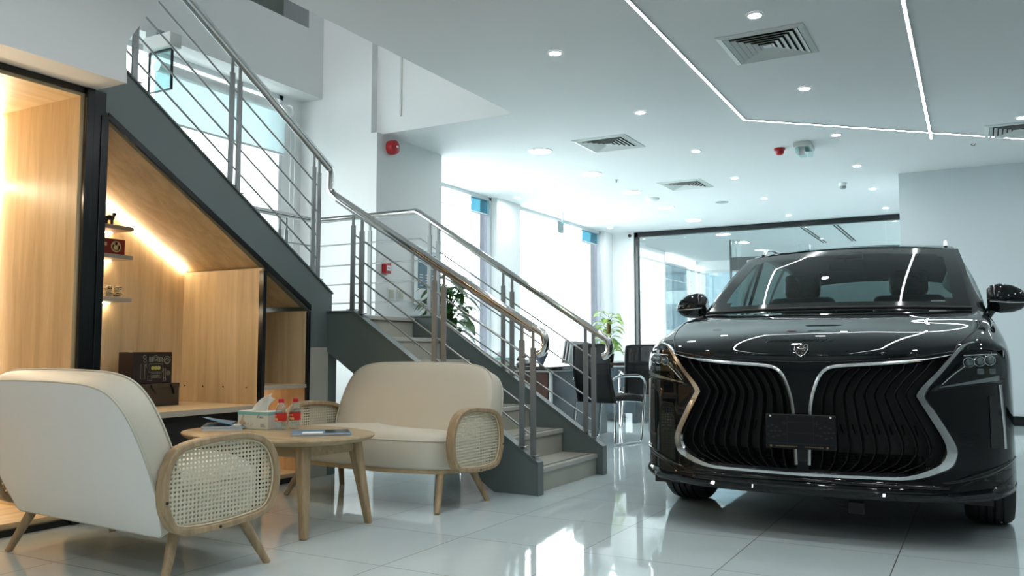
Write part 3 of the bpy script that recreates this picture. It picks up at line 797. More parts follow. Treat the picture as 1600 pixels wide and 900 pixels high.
# far railing: landing sides + lower flight
rf = empty('stair_railing', (-3.3, YF-.03, 1.0), 'far steel railing around the landing and down the far side of the lower flight', 'railing', 'stair railings')
YQ = YF-.03
XL = -5.275
def hf(x): return 2.085+(-4.152-x)*.6354 if x > -4.152 else 2.085
def bf(x): return min(1.185, zline(x))+.008
xe = -2.46
curl = [(xe+.055*math.sin(a), YQ, hf(xe)-.075+.075*math.cos(a)) for a in [R(q) for q in (35, 60, 90, 120, 150, 178)]]
tube_part('handrail', [(XL, 4.85, 2.085), (XL, YQ-.02, 2.085), (XL+.02, YQ, 2.085), (-4.17, YQ, 2.085), (-4.13, YQ, hf(-4.13))]+[(x, YQ, hf(x)) for x in (-3.5, -2.9, -2.51)]+curl, .027, rf, 'steel_pol', 16)
for x in (-4.735, -4.655, -4.02, -3.935, -3.31, -3.23, -2.60, -2.535): post(rf, x, YQ, bf(x) if x > -4.2 else 1.178, hf(x)-.03, 'x')
for y in (5.35, 5.43): post(rf, XL, y, 1.178, 2.055, 'y')
for h in HS:
    k = h/.87
    def q(x): return lerp(zline(x), hf(x), k)
    zz = lerp(1.178, 2.085, k)
    MB().tube([(XL, 4.85, zz), (XL, YQ, zz), (-4.12, YQ, zz), (-2.53, YQ, q(-2.53))], .0065, 8).build('rod', 'steel', rf, smooth=60)
rc = tag(MB().box((-4.62, 5.55, 1.1795), (-4.50, 5.59, 1.20)).build('remote_control', 'plastic', bevel=.004), 'small black remote lying on the stair landing', 'remote control')

# ------------------------------------------------------------------ cabinets under the upper flight
XC, XB = -4.20, -4.97
def frame_bar(m, a, b): m.box(a, b)
# tall niche (left)
c1 = empty('display_cabinet', (-4.55, 2.0, 0), 'tall oak lined cabinet niche at the left edge, behind the white loveseat back', 'cabinet', 'display cabinets under the stair')
MB().box((XB-.02, 1.0, .035), (XB, 2.80, 2.30)).build('back_panel', 'oak_panel', c1)
MB().box((XB, 2.775, .035), (XC-.01, 2.80, 2.285)).build('side_panel', 'oak_panel', c1)
MB().box((XB, 1.0, .035), (XC-.01, 1.02, 2.30)).build('side_panel', 'oak_panel', c1)
MB().box((XB, 1.0, 2.28), (XC-.01, 2.80, 2.30)).build('top_panel', 'oak_panel_y', c1)
MB().box((XB, 1.02, .035), (XC-.012, 2.775, .06)).build('floor_panel', 'oak_panel_y', c1)
MB().box((XC+.0005, 1.0, 2.295), (XC+.012, 2.80, 2.329)).build('frame_rail', 'black_trim', c1, bevel=.003); MB().box((XC-.03, 1.0, 0), (XC+.012, 2.80, .035)).build('frame_rail', 'black_trim', c1, bevel=.003)
MB().box((XC+.0005, 2.8005, 0), (XC+.012, 2.9145, 2.329)).build('post_face', 'black_trim', c1, bevel=.003); MB().box((XB-.02, 2.8005, 0), (XC-.0005, 2.9145, 2.22)).build('post', 'black_trim', c1, bevel=.004)
m = MB(); m.box((XC+.001, 2.79, 0), (XC+.03, 2.835, 2.325)); m.box((XC+.001, 2.885, 0), (XC+.02, 2.93, 2.2)); m.build('post_trim', 'black_trim', c1, bevel=.004)
MB().box((XB+.003, 2.763, .10), (XB+.015, 2.775, 2.27)).build('led_strip', 'led_warm', c1)
MB().box((XB+.002, 1.05, 1.86), (XB+.012, 2.76, 1.875)).build('led_strip', 'led_warm', c1)
# raking niche (middle)
c2 = empty('display_cabinet', (-4.55, 3.5, 0), 'oak lined cabinet with raking top and lit shelves, holding the dark boxes', 'cabinet', 'display cabinets under the stair')
def rk(y): return 2.213-(y-2.911)*.6027
MB().prism([(XB-.02, 2.915, .54), (XB-.02, 4.115, .54), (XB-.02, 4.115, rk(4.115)), (XB-.02, 2.915, rk(2.915))], (.02, 0, 0)).build('back_panel', 'oak_panel', c2)
MB().box((XB, 4.115, .0), (XC-.01, 4.135, rk(4.13)-.018)).build('side_panel', 'oak_panel', c2)
MB().prism([(XB, 2.915, rk(2.915)), (XB, 4.135, rk(4.135)), (XB, 4.135, rk(4.135)+.02), (XB, 2.915, rk(2.915)+.02)], (XC-.054-XB, 0, 0)).build('raking_top', 'oak_panel_y', c2)
MB().box((XB, 2.932, .515), (XC+.01, 4.111, .549)).build('counter', 'oak_panel_y', c2, bevel=.002)
MB().box((XC+.008, 2.934, .515), (XC+.013, 4.111, .549)).build('counter_edge', 'oak_edge', c2)
MB().box((XB+.35, 2.915, .0), (XC-.06, 4.125, .515)).build('plinth', 'black_matt', c2)
def rake_bar(m, y0, y1):
    m.prism([(XC+.012, y0, rk(y0)+.025), (XC+.012, y1, rk(y1)+.025), (XC+.012, y1, rk(y1)-.016), (XC+.012, y0, rk(y0)-.016)], (-.0115, 0, 0)); return m
m = rake_bar(MB(), 2.933, 4.142); m.box((XC-.03, 4.112, 0), (XC+.0118, 4.1415, rk(4.14)-.03))
m.build('frame', 'black_trim', c2, bevel=.002)
# led along the raking top at the back
MB().prism([(XB+.004, 2.93, rk(2.93)-.004), (XB+.004, 4.112, rk(4.112)-.004), (XB+.004, 4.112, rk(4.112)-.018), (XB+.004, 2.93, rk(2.93)-.018)], (.012, 0, 0)).build('led_strip', 'led_warm', c2)
for z, dz in ((1.70, .026), (1.515, .026), (1.243, .026)):
    y1 = 3.54
    MB().box((XB, 2.915, z-dz), (XB+.21, y1, z)).build('shelf', 'oak_edge', c2, bevel=.002)
    MB().box((XB+.02, 2.93, z-dz-.006), (XB+.034, 3.51, z-dz)).build('led_strip', 'led_warm', c2)
m = MB()
for x in (-4.93, -4.75, -4.55, -4.33): m.lathe([(.006, 0), (.006, -.002)], (x, 4.115, .66), 8, 'Y')
m.build('screw_hole', 'black_matt', c2)
# small niche (right)
c3 = empty('display_cabinet', (-4.55, 4.35, 0), 'small narrow oak cabinet with one shelf, next to the stone pier', 'cabinet', 'display cabinets under the stair')
MB().prism([(XB-.02, 4.136, .035), (XB-.02, 4.56, .035), (XB-.02, 4.56, rk(4.56)), (XB-.02, 4.136, rk(4.136))], (.02, 0, 0)).build('back_panel', 'oak_panel', c3)
MB().box((XB, 4.54, .035), (XC-.01, 4.56, rk(4.56)-.032)).build('side_panel', 'oak_panel', c3)
MB().prism([(XB, 4.136, rk(4.136)), (XB, 4.56, rk(4.56)), (XB, 4.56, rk(4.56)+.02), (XB, 4.136, rk(4.136)+.02)], (XC-.054-XB, 0, 0)).build('raking_top', 'oak_panel_y', c3)
MB().box((XB, 4.142, .645), (XC+.004, 4.54, .670)).build('shelf', 'oak_panel_y', c3, bevel=.002)
MB().box((XC+.002, 4.142, .645), (XC+.007, 4.545, .670)).build('shelf_edge', 'oak_edge', c3)
MB().box((XB, 4.14, .035), (XC-.012, 4.54, .06)).build('floor_panel', 'oak_panel_y', c3)
m = MB(); rake_bar(m, 4.1425, 4.578); m.box((XC-.03, 4.548, .035), (XC+.0118, 4.574, rk(4.56)-.036)); m.box((XC-.03, 4.1425, 0), (XC+.012, 4.578, .035)); m.build('frame', 'black_trim', c3, bevel=.002)
MB().box((XB+.004, 4.16, .632), (XB+.016, 4.52, .642)).build('led_strip', 'led_warm', c3)
MB().box((XB+.004, 4.16, rk(4.4)-.03), (XB+.014, 4.17, rk(4.4)-.02)).build('led_driver', 'white_plastic', c3)

# things in the cabinet
SH = XB+.12
fg = empty('figurine', (SH+.03, 3.40, 1.702), 'small black animal figurine on the top shelf', 'figurine')
m = MB(); x, y, z = SH+.03, 3.40, 1.702
m.tube([(x, y-.02, z), (x, y-.018, z+.035)], [.009, .011], 8); m.tube([(x, y+.022, z), (x, y+.02, z+.035)], [.008, .010], 8)
m.tube([(x, y-.03, z+.045), (x, y, z+.05), (x, y+.03, z+.045)], [.012, .018, .014], 10); m.tube([(x, y+.025, z+.05), (x, y+.035, z+.075), (x, y+.05, z+.078)], [.012, .013, .007], 8)
m.tube([(x, y-.03, z+.05), (x, y-.045, z+.07), (x, y-.03, z+.085)], .004, 6); m.build('body', 'plastic', fg, smooth=60)
gb = empty('gift_box', (SH, 3.28, 1.515), 'flat red gift box with pale round emblem on the middle shelf', 'box')
MB().box((SH-.03, 3.15, 1.516), (SH+.06, 3.50, 1.615)).build('carton', 'red_dark', gb, bevel=.003)
m = MB(); m.lathe([(.036, 0), (.036, .001), (.028, .0012), (.028, 0)], (SH+.0601, 3.435, 1.566), 24, 'X'); m.lathe([(.018, 0), (.016, .0015)], (SH+.0601, 3.435, 1.560), 14, 'X')
m.lathe([(.008, 0), (.008, .0015)], (SH+.0601, 3.42, 1.583), 10, 'X'); m.lathe([(.008, 0), (.008, .0015)], (SH+.0601, 3.45, 1.583), 10, 'X')
m.box((SH+.0601, 3.20, 1.572), (SH+.0612, 3.35, 1.582)); m.box((SH+.0601, 3.34, 1.566), (SH+.0612, 3.37, 1.588)); m.build('emblem', 'gold', gb)
for k, (y, lb) in enumerate(((3.415, 'small striped figurine holding a ring, on the lowest shelf'), (3.482, 'small striped seated figurine without a ring, on the lowest shelf'))):
    f_ = empty('figurine', (SH+.02, y, 1.243), lb, 'figurine', 'figurines on the lowest shelf'); x, z = SH+.02, 1.2435
    m = MB(); m.lathe([(.001, 0), (.022, .004), (.024, .02), (.018, .036), (.001, .04)], (x, y, z), 14); m.build('body', 'gold', f_, smooth=60)
    m = MB(); m.lathe([(.001, .03), (.02, .037), (.025, .052), (.02, .067), (.001, .073)], (x, y, z), 14)
    m.tube([(x, y-.02, z+.062), (x, y-.023, z+.08)], [.008, .004], 8); m.tube([(x, y+.02, z+.062), (x, y+.023, z+.08)], [.008, .004], 8); m.build('head', 'gold', f_, smooth=60)
    m = MB()
    for zz in (.012, .024): m.lathe([(.0245, zz), (.0245, zz+.004)], (x, y, z), 14, cap=False)
    for yy in (-.009, .009): m.lathe([(.004, 0), (.004, .026)], (x, y+yy, z+.056), 8, 'X')
    m.box((x+.018, y-.018, z+.064), (x+.024, y+.018, z+.067)); m.build('stripes', 'box_dark', f_)
    m = MB(); m.tube([(x+.01, y-.02, z+.03), (x+.02, y-.032, z+.022)], .006, 8); m.tube([(x+.01, y+.02, z+.03), (x+.02, y+.03, z+.022)], .006, 8); m.build('arms', 'gold', f_, smooth=60)
    if k == 0: MB().tube([(x+.02, y-.045+.02*math.cos(a), z+.028+.024*math.sin(a)) for a in [2*PI*q/20 for q in range(20)]], .0035, 6, closed=True).build('ring', 'gold', f_, smooth=60)
bb = empty('storage_box', (-4.68, 3.65, .549), 'plain dark brown box with a cord, lower of the two boxes on the counter', 'box')
bx0 = (-4.86, 3.50, .5495); bx1 = (-4.66, 3.845, .69)
MB().box(bx0, bx1).build('carton', 'box_brown', bb, bevel=.004)
MB().box((-4.862, 3.498, .665), (-4.658, 3.847, .694)).build('lid', 'box_brown', bb, bevel=.004)
MB().tube([(-4.655, 3.62, .69), (-4.654, 3.63, .665), (-4.654, 3.65, .65), (-4.654, 3.66, .63)], .003, 6).build('cord', 'plastic', bb, smooth=60)
m = MB(); m.tube([(-4.655, 3.77, .69), (-4.652, 3.79, .66), (-4.652, 3.80, .625)], .006, 6); m.build('strap', 'plastic', bb, smooth=60)
db = empty('patterned_box', (-4.72, 3.62, .694), 'black gift box with thin pale line drawings standing on the brown box', 'box')
Y0, Y1, Z0, Z1 = 3.515, 3.815, .6945, .898; XF = -4.70
MB().box((-4.84, Y0, Z0), (XF, Y1, Z1)).build('carton', 'box_dark', db, bevel=.004)
def fpt(u, v): return (XF+.0012, lerp(Y0, Y1, u), lerp(Z0, Z1, v))
def outline(m, pts, r=.0014, closed=True): m.tube([fpt(*p) for p in pts], r, 5, closed=closed)
def circ(cx, cy, r, n=18, k=1.45): return [(cx+r*math.cos(2*PI*i/n), cy+k*r*math.sin(2*PI*i/n)) for i in range(n)]
m = MB()
K_ = 1.45
outline(m, circ(.86, .74, .085)); outline(m, circ(.86, .72, .055)); outline(m, [(.80, .70), (.83, .80), (.86, .72), (.89, .80), (.92, .70)], closed=False); outline(m, [(.83, .64), (.86, .60), (.89, .64)], closed=False)
outline(m, circ(.57, .80, .06)); outline(m, circ(.57, .80, .03))
for u in (.42, .46, .50, .64, .68, .72): outline(m, [(u-.012, .68), (u-.012, .84), (u+.012, .84), (u+.012, .68)])
outline(m, [(.40, .36), (.40, .62), (.75, .62), (.75, .36)]); outline(m, [(.46, .18), (.46, .32), (.72, .32), (.72, .18)]); outline(m, [(.50, .22), (.68, .22)], closed=False); outline(m, [(.50, .26), (.68, .26)], closed=False)
outline(m, [(.20, .62), (.20, .15), (.30, .15), (.30, .62)]); outline(m, circ(.29, .84, .035)); outline(m, circ(.30, .72, .03)); outline(m, [(.33, .58), (.36, .68), (.39, .58), (.36, .46)])
outline(m, [(.38, .10), (.38, .24), (.48, .24), (.48, .10)]); outline(m, [(.78, .12), (.78, .48), (.83, .48), (.83, .12)]); outline(m, circ(.805, .12, .035)); outline(m, circ(.90, .32, .045)); outline(m, circ(.90, .32, .022))
m.build('line_drawing', 'print_line', db)
m = MB()
for u in (.50, .575, .65):
    m.prism([fpt(*p) for p in circ(u, .49, .045, 16)], (.001, 0, 0))
m.build('yellow_label', 'print_yellow', db)
# ------------------------------------------------------------------ loveseats
def make_sofa(label):
    root = empty('loveseat', (0, 0, 0), label, 'sofa', 'cane armed loveseats')
    th = R(22); o = Vector((0, -.235, .185)); up = Vector((0, -math.sin(th), math.cos(th))); nf = Vector((0, math.cos(th), math.sin(th)))
    half = [(0, 0), (.30, 0), (.515, 0.0), (.555, .06), (.585, .17), (.597, .30), (.592, .42), (.565, .53), (.50, .605), (.38, .638), (.2, .647)]
    out = [(x, w) for x, w in half] + [(0, .649)] + [(-x, w) for x, w in half[:0:-1]]
    loop = spline([(x, w, 0) for x, w in out], 5, True)
    loop = [Vector((max(-.60, min(.60, p.x)), max(0, p.y), 0)) for p in loop]
    cx, cw = 0, .33
    def ring(m, k, d):
        return [m.bm.verts.new(o + Vector((cx+(p.x-cx)*k, 0, 0)) + up*(cw+(p.y-cw)*k) + nf*d) for p in loop]
    m = MB()
    spec = [(.02, -.010), (.35, -.010), (.7, -.008), (.93, -.004), (.99, .0), (1.0, .012), (1.0, .06), (1.0, .108), (.985, .122), (.93, .134), (.75, .150), (.4, .160), (.02, .162)]
    rings = [ring(m, k, d) for k, d in spec]; n = len(loop)
    for A, B in zip(rings, rings[1:]):
        for j in range(n): m._face([A[j], A[(j+1) % n], B[(j+1) % n], B[j]])
    m._face(rings[0][::-1]); m._face(rings[-1])
    m.build('backrest', 'leather', root, smooth=70)
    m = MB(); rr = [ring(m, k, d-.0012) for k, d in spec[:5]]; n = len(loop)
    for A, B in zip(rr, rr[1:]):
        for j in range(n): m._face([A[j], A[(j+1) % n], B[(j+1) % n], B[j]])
    m._face(rr[0][::-1]); m.build('back_panel', 'leather_pale', root, smooth=70)  # rear face only, set in a paler tone than the other leatherette
    m = MB()
    for k, d in ((.996, .002), (.996, .118)):
        m.tube([o + Vector((p.x*k, 0, 0)) + up*(cw+(p.y-cw)*k) + nf*d for p in loop], .0045, 6, closed=True)
    m.build('piping', 'leather', root, smooth=70)
    # seat
    hp = [(0, -.20), (.3, -.20), (.52, -.20), (.565, -.12), (.575, .02), (.555, .14), (.49, .235), (.36, .295), (.18, .325)]
    pl = [(x, y) for x, y in hp] + [(0, .333)] + [(-x, y) for x, y in hp[:0:-1]]
    lp = [Vector((p.x, max(-.2, p.y), 0)) for p in spline([(x, y, 0) for x, y in pl], 5, True)]
    def zr(y): return .205+.03*(y+.2)/.53
    m = MB(); rr = []
    for k, z in ((.02, None), (.9, None), (.985, .004), (1.0, .02), (1.004, .09), (1.0, .150), (.99, .162), (.985, .167), (.95, .190), (.85, .210), (.5, .226), (.02, .23)):
        rr.append([m.bm.verts.new((p.x*k, .06+(p.y-.06)*k, zr(p.y) + (0 if z is None else z))) for p in lp])
    n = len(lp)
    for A, B in zip(rr, rr[1:]):
        for j in range(n): m._face([A[j], A[(j+1) % n], B[(j+1) % n], B[j]])
    m._face(rr[0][::-1]); m._face(rr[-1])
    m.build('seat', 'leather', root, smooth=70)
    MB().tube([(p.x*.996, .06+(p.y-.06)*.996, zr(p.y)+.165) for p in lp], .0042, 6, closed=True).build('seat_piping', 'leather', root, smooth=70)
    m = MB(); a = [m.bm.verts.new((p.x*.985, .06+(p.y-.06)*.985, zr(p.y)-.02)) for p in lp]; b = [m.bm.verts.new((p.x*.985, .06+(p.y-.06)*.985, zr(p.y)+.002)) for p in lp]
    for j in range(n): m._face([a[j], a[(j+1) % n], b[(j+1) % n], b[j]])
    m._face(a[::-1]); m._face(b); m.build('base_rim', 'ash_y', root, smooth=40)
    # arms
    ap = [(-.302, .47), (-.24, .545), (-.06, .573), (.09, .570), (.185, .522), (.230, .42), (.222, .31), (.170, .235), (.05, .209), (-.12, .200), (-.25, .217), (-.305, .29), (-.318, .38)]
    al = spline([(y, z, 0) for y, z in ap], 6, True)
    def off(i, d):
        t = (al[(i+1) % len(al)]-al[i-1]).normalized(); return al[i] + Vector((-t.y, t.x, 0))*d
    for s in (-1, 1):
        ax = empty_part('arm', root)
        m = MB(); n = len(al); V = []
        # sign so that the offset goes inward
        sg = 1 if (off(0, .03)-Vector((-.01, .38, 0))).length < (al[0]-Vector((-.01, .38, 0))).length else -1
        for i in range(n):
            q0 = al[i]; q1 = off(i, sg*.027)
            x0, x1 = .598, .650
            fl = .018*max(0, q0.x+.1)/.4
            V.append([m.bm.verts.new((s*(x+fl), q.x, q.y)) for x, q in ((x0, q0), (x1, q0), (x1, q1), (x0, q1))])
        for i in range(n):
            A, B = V[i], V[(i+1) % n]
            for j in range(4): m._face([A[j], A[(j+1) % 4], B[(j+1) % 4], B[j]])
        fr = m.build('armrest', 'ash', root, bevel=.006, seg=2)
        ins = [off(i, sg*.024) for i in range(n)]
        fl = .0
        for xo in (.622,):
            m = MB(); vs = [m.bm.verts.new((s*(xo+.018*max(0, p.x+.1)/.4), p.x, p.y)) for p in ins]; m._face(vs); m.build('cane_panel', 'cane', fr)
        m = MB(); m.tube([(s*(.632+.018*max(0, p.x+.1)/.4), *off(i, sg*.030).xy) for i, p in enumerate(al)], .004, 6, closed=True); m.build('cane_binding', 'cane_rim', fr, smooth=60)
        m = MB()
        for (yy, zz) in ((-.303, .34), (-.06, .214), (.212, .33)):
            m.lathe([(.006, 0), (.006, .003)], (s*.6515 if s > 0 else -.6545, yy, zz), 10, 'X')
        m.build('bolt_cap', 'black_matt', fr)
    # legs
    for sx in (-1, 1):
        for y0, y1, zt in ((-.255, -.165, .21), (.25, .135, .225)):
            MB().tube([(sx*.572, y0, 0), (sx*.512, y1, zt)], [.0155, .0235], 14).build('leg', 'ash', root, smooth=50)
    return root
def empty_part(n, r): return r
sofa = make_sofa('white loveseat seen from behind, nearest the camera on the left')
sofa.location = (-3.305, 2.515, 0); sofa.rotation_euler = (0, 0, R(-4))
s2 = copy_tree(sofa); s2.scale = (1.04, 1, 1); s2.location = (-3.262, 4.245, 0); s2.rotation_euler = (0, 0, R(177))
s2['label'] = 'beige loveseat facing the camera in front of the stair'

# ------------------------------------------------------------------ coffee table
TX, TY, TZ = -3.31, 3.37, .475
ct = empty('coffee_table', (TX, TY, 0), 'oval light wood coffee table between the two loveseats', 'table', rz=R(-2))
def oval(k, z, n=48, e=2.35):
    r = []
    for i in range(n):
        a = 2*PI*i/n; c_, s_ = math.cos(a), math.sin(a)
        r.append((.56*k*abs(c_)**(2/e)*(1 if c_ > 0 else -1), .385*k*abs(s_)**(2/e)*(1 if s_ > 0 else -1), z))
    return r
m = MB(); rr = [[m.bm.verts.new(p) for p in oval(k, z)] for k, z in ((.93, TZ-.032), (.985, TZ-.018), (1, TZ-.008), (.995, TZ-.002), (.985, TZ), (.02, TZ))]
for A, B in zip(rr, rr[1:]):
    for j in range(48): m._face([A[j], A[(j+1) % 48], B[(j+1) % 48], B[j]])
m._face(rr[0][::-1]); m._face(rr[-1]); m.build('table_top', 'ash_y', ct, world=False, smooth=40)
def sq_leg(m, a, b, wa, wb):
    a, b = Vector(a), Vector(b)
    A = [m.bm.verts.new(a+Vector((sx*wa/2, sy*wa/2, 0))) for sx, sy in ((-1, -1), (1, -1), (1, 1), (-1, 1))]
    B = [m.bm.verts.new(b+Vector((sx*wb/2, sy*wb/2, 0))) for sx, sy in ((-1, -1), (1, -1), (1, 1), (-1, 1))]
    m._face(A[::-1]); m._face(B)
    for j in range(4): m._face([A[j], A[(j+1) % 4], B[(j+1) % 4], B[j]])
for sx in (-1, 1):
    for sy in (-1, 1):
        m = MB(); sq_leg(m, (sx*.44, sy*.235, 0), (sx*.375, sy*.185, TZ-.03), .036, .062); m.build('leg', 'ash', ct, world=False, bevel=.009, seg=3)
for sy in (-1, 1): MB().box((-.35, sy*.19-.012, TZ-.095), (.35, sy*.19+.012, TZ-.03)).build('apron', 'ash_y', ct, world=False, bevel=.003)
for sx in (-1, 1): MB().box((sx*.38-.012, -.16, TZ-.095), (sx*.38+.012, .16, TZ-.03)).build('apron', 'ash_y', ct, world=False, bevel=.003)

# on the table
tb = empty('tissue_box', (-3.54, 3.47, TZ), 'pale blue and cream tissue box on the coffee table', 'tissue box', rz=R(4))
w, d, h = .215, .115, .098
MB().box((-w/2, -d/2, 0), (w/2, d/2, h)).build('carton', 'card', tb, world=False, bevel=.003)
m = MB(); m.box((-w/2-.0006, -d/2-.0006, h-.021), (w/2+.0006, d/2+.0006, h-.003)); m.build('teal_band', 'teal_print', tb, world=False)
m = MB(); fy = -d/2-.0008
m.prism([(-.098, fy, .03), (-.085, fy, .045), (-.07, fy, .078), (-.058, fy, .074), (-.066, fy, .05), (-.05, fy, .03), (-.07, fy, .022)], (0, .0005, 0))
for q in range(14): 
    a, b_ = random.uniform(-.09, .0), random.uniform(.012, .034); m.box((a, fy, b_), (a+.008, fy+.0005, b_+.006))
m.build('flower_print', 'peach', tb, world=False)
m = MB(); gx = .032
# small script word: V i n u e s
def stroke(pts): m.tube([(gx+x*.0045, fy-.0004, .062+z*.0045) for x, z in pts], .0008, 4)
stroke([(0, 3), (.8, 0), (1.8, 3.4)]); stroke([(2.6, 2), (2.6, 0)]); stroke([(2.6, 2.8), (2.6, 3.0)]); stroke([(3.4, 0), (3.4, 2), (4.4, 1.7), (4.4, 0)]); stroke([(5.2, 2), (5.2, .2), (6.2, 0), (6.2, 2)]); stroke([(7, 1), (8, 1.1), (7.8, 2), (7.1, 1.6), (7.1, .3), (8, .1)]); stroke([(9.6, 2), (8.8, 1.7), (9.6, .8), (9.4, 0), (8.7, .1)])
m.build('brand_script', 'navy', tb, world=False)
m = MB()
for q in range(3): m.box((.055, fy-.0002, .014+q*.007), (.09-.004*q, fy, .016+q*.007))
m.build('small_print', 'navy', tb, world=False)
P = []
for i in range(9):
    t = i/8; row = []
    for j in range(9):
        u = j/8-.5; wid = .075*(1-t*.30)
        row.append((-.005+.07*t+u*wid*1.6+.012*math.sin(6*u+3*t), .02*math.sin(9*u+2*t)+.015*u, h-.004+.105*t*(1-.5*abs(u)*1.3)))
    P.append(row)
MB().grid(P).build('tissue', 'paper', tb, world=False, smooth=180, solid=.0015, subsurf=1)

def bottle(x, y, label, proto=[]):
    if proto:
        r = copy_tree(proto[0]); r.location = (x, y, TZ); r['label'] = label; r.rotation_euler = (0, 0, R(20)); return r
    r = empty('water_bottle', (x, y, TZ), label, 'bottle', 'water bottles on the coffee table'); proto.append(r)
    KZ = .88
    prof = [(.001, .002), (.026, .0), (.031, .006), (.0315, .03), (.0295, .036), (.0315, .042), (.0315, .115), (.030, .128), (.0245, .148), (.0145, .165), (.0125, .169), (.0125, .178)]
    MB().lathe([(r_, z_*KZ) for r_, z_ in prof], (x, y, TZ), 28, cap=False).build('bottle_body', 'bottle', r, smooth=60)
    MB().lathe([(r_, z_*KZ) for r_, z_ in [(.001, .004), (.0285, .005), (.0298, .03), (.028, .036), (.0298, .042), (.0298, .112), (.028, .126), (.001, .127)]], (x, y, TZ), 24, cap=False).build('water', 'water', r, smooth=60)
    MB().lathe([(.032, .049), (.0322, .051), (.0322, .090), (.032, .092)], (x, y, TZ), 32, cap=False).build('label', 'label_red', r, smooth=60)
    m = MB(); pts = []
    for q in range(9):
        a = R(-140+q*8); pts.append(((x+.0325*math.cos(a)), (y+.0325*math.sin(a))))
    for (z0, z1) in ((.053, .069),):
        for q in range(8): m._face([m.bm.verts.new((*pts[q], TZ+z0)), m.bm.verts.new((*pts[q+1], TZ+z0)), m.bm.verts.new((*pts[q+1], TZ+z1-.001*q)), m.bm.verts.new((*pts[q], TZ+z1))])
    for q in range(1, 7, 2): m._face([m.bm.verts.new((*pts[q], TZ+.074)), m.bm.verts.new((*pts[q+1], TZ+.074)), m.bm.verts.new((*pts[q+1], TZ+.083)), m.bm.verts.new((*pts[q], TZ+.083))])
    m.build('label_print', 'label_gold', r)
    MB().lathe([(.0145, .148), (.0152, .150), (.0152, .165), (.014, .168), (.001, .168)], (x, y, TZ), 24).build('cap', 'cap_red', r, smooth=40)
    return r
bottle(-3.368, 3.455, 'left of two water bottles with red caps, next to the tissue box'); bottle(-3.345, 3.54, 'right of two water bottles with red caps, away from the tissue box')
def mag(name, x, y, w, d, n, rz, label, opened=False):
    r = empty(name, (x, y, TZ), label, 'magazine', 'magazines on the coffee table', rz=R(rz))
    z = 0
    for k in range(n):
        s = (random.uniform(-.012, .012), random.uniform(-.008, .008)) if k < n-1 else (0, 0)
        m = MB(); m.box((-w/2+s[0], -d/2+s[1], z), (w/2+s[0], d/2+s[1], z+.0045)); m.build('pages', 'paper', r, world=False)
        m = MB(); m.box((-w/2-.001+s[0], -d/2-.001+s[1], z+.0045), (w/2+.001+s[0], d/2+.001+s[1], z+.0052)); m.build('cover', 'paper_blue', r, world=False); z += .0054
    if not opened:
        MB().box((-w/2+.01, 0.02, z), (w*.30, d/2-.005, z+.0004)).build('cover_picture', 'paper_dark', r, world=False)
        MB().box((w*.02, -d*.32, z), (w/2-.01, .01, z+.0004)).build('cover_panel', 'paper', r, world=False)
    else:
        P = [[(lerp(-w/2, w/2, i/8), lerp(-d/2, d/2, j/4), z+.002+.052*(1-i/8)**1.6*(1-j/4*.5)) for j in range(5)] for i in range(7)]
        MB().grid(P).build('lifted_cover', 'paper_blue', r, world=False, smooth=180, solid=.0012)
        MB().box((.03, -.02, z+.001), (w/2-.005, d/2-.01, z+.0015)).build('page_picture', 'paper_dark', r, world=False)
        MB().box((.035, -d/2+.01, z+.001), (w/2-.01, -.025, z+.0015)).build('page_panel', 'card', r, world=False)
    return r
mag('magazine_stack', -3.725, 3.385, .21, .29, 4, 42, 'blue magazines with a lifted cover, left of the tissue box', True)
mag('magazine_stack', -2.995, 3.36, .21, .29, 3, -48, 'flat blue and grey magazines at the right end of the coffee table')

# ------------------------------------------------------------------ plants
def leaf(m, base, dirv, L, W, droop=.5, fold=.25, n=7):
    d = Vector(dirv).normalized(); side = d.cross(Vector((0, 0, 1)))
    if side.length < .05: side = Vector((1, 0, 0))
    side.normalize(); nrm = side.cross(d)
    base = Vector(base); rows = []
    for i in range(n+1):
        t = i/n; w = W*math.sin(PI*min(1, t**.8*.97+.02))**.8*(1-.15*t)
        p = base + d*L*t - Vector((0, 0, 1))*droop*L*t*t
        rows.append([p - side*w + nrm*fold*w, p - side*w*.5 + nrm*fold*w*.35, p, p + side*w*.5 + nrm*fold*w*.35, p + side*w + nrm*fold*w])
    m.grid(rows)
pl = empty('potted_plant', (-5.02, 7.62, 0), 'big dark leaved plant in a black pot behind the stair, beside the column', 'plant')
PX, PY = -5.02, 7.62
MB().lathe([(.11, 0), (.12, .01), (.16, 1.02), (.17, 1.06), (.155, 1.06), (.145, 1.0), (.001, 1.0)], (PX, PY, 0), 28).build('pot', 'pot', pl, smooth=40)
MB().lathe([(.145, 0), (.001, .012)], (PX, PY, 1.02), 20).build('soil', 'soil', pl)
rng = random.Random(4); m = MB(); sm = MB()
for k in range(64):
    a = 2.399*k; hgt = 1.06+.62*(k/64)+rng.uniform(-.03, .03); r0 = rng.uniform(.05, .19)*(1.15-.5*k/64)
    b = (PX+r0*math.cos(a), PY+r0*math.sin(a), hgt)
    sm.tube([(PX+.02*math.cos(a), PY+.02*math.sin(a), 1.02), (PX+.4*r0*math.cos(a), PY+.4*r0*math.sin(a), lerp(1.02, hgt, .7)), b], .005, 5)
    leaf(m, b, (math.cos(a), math.sin(a), rng.uniform(.1, .5)), rng.uniform(.18, .28), rng.uniform(.065, .095), rng.uniform(.4, .9))
m.build('leaves', 'leaf_dark', pl, smooth=180); sm.build('stems', 'stem', pl, smooth=60)
for mm in pl.children: 
    if mm.name.startswith(('leaves',)): mm['kind'] = 'stuff'

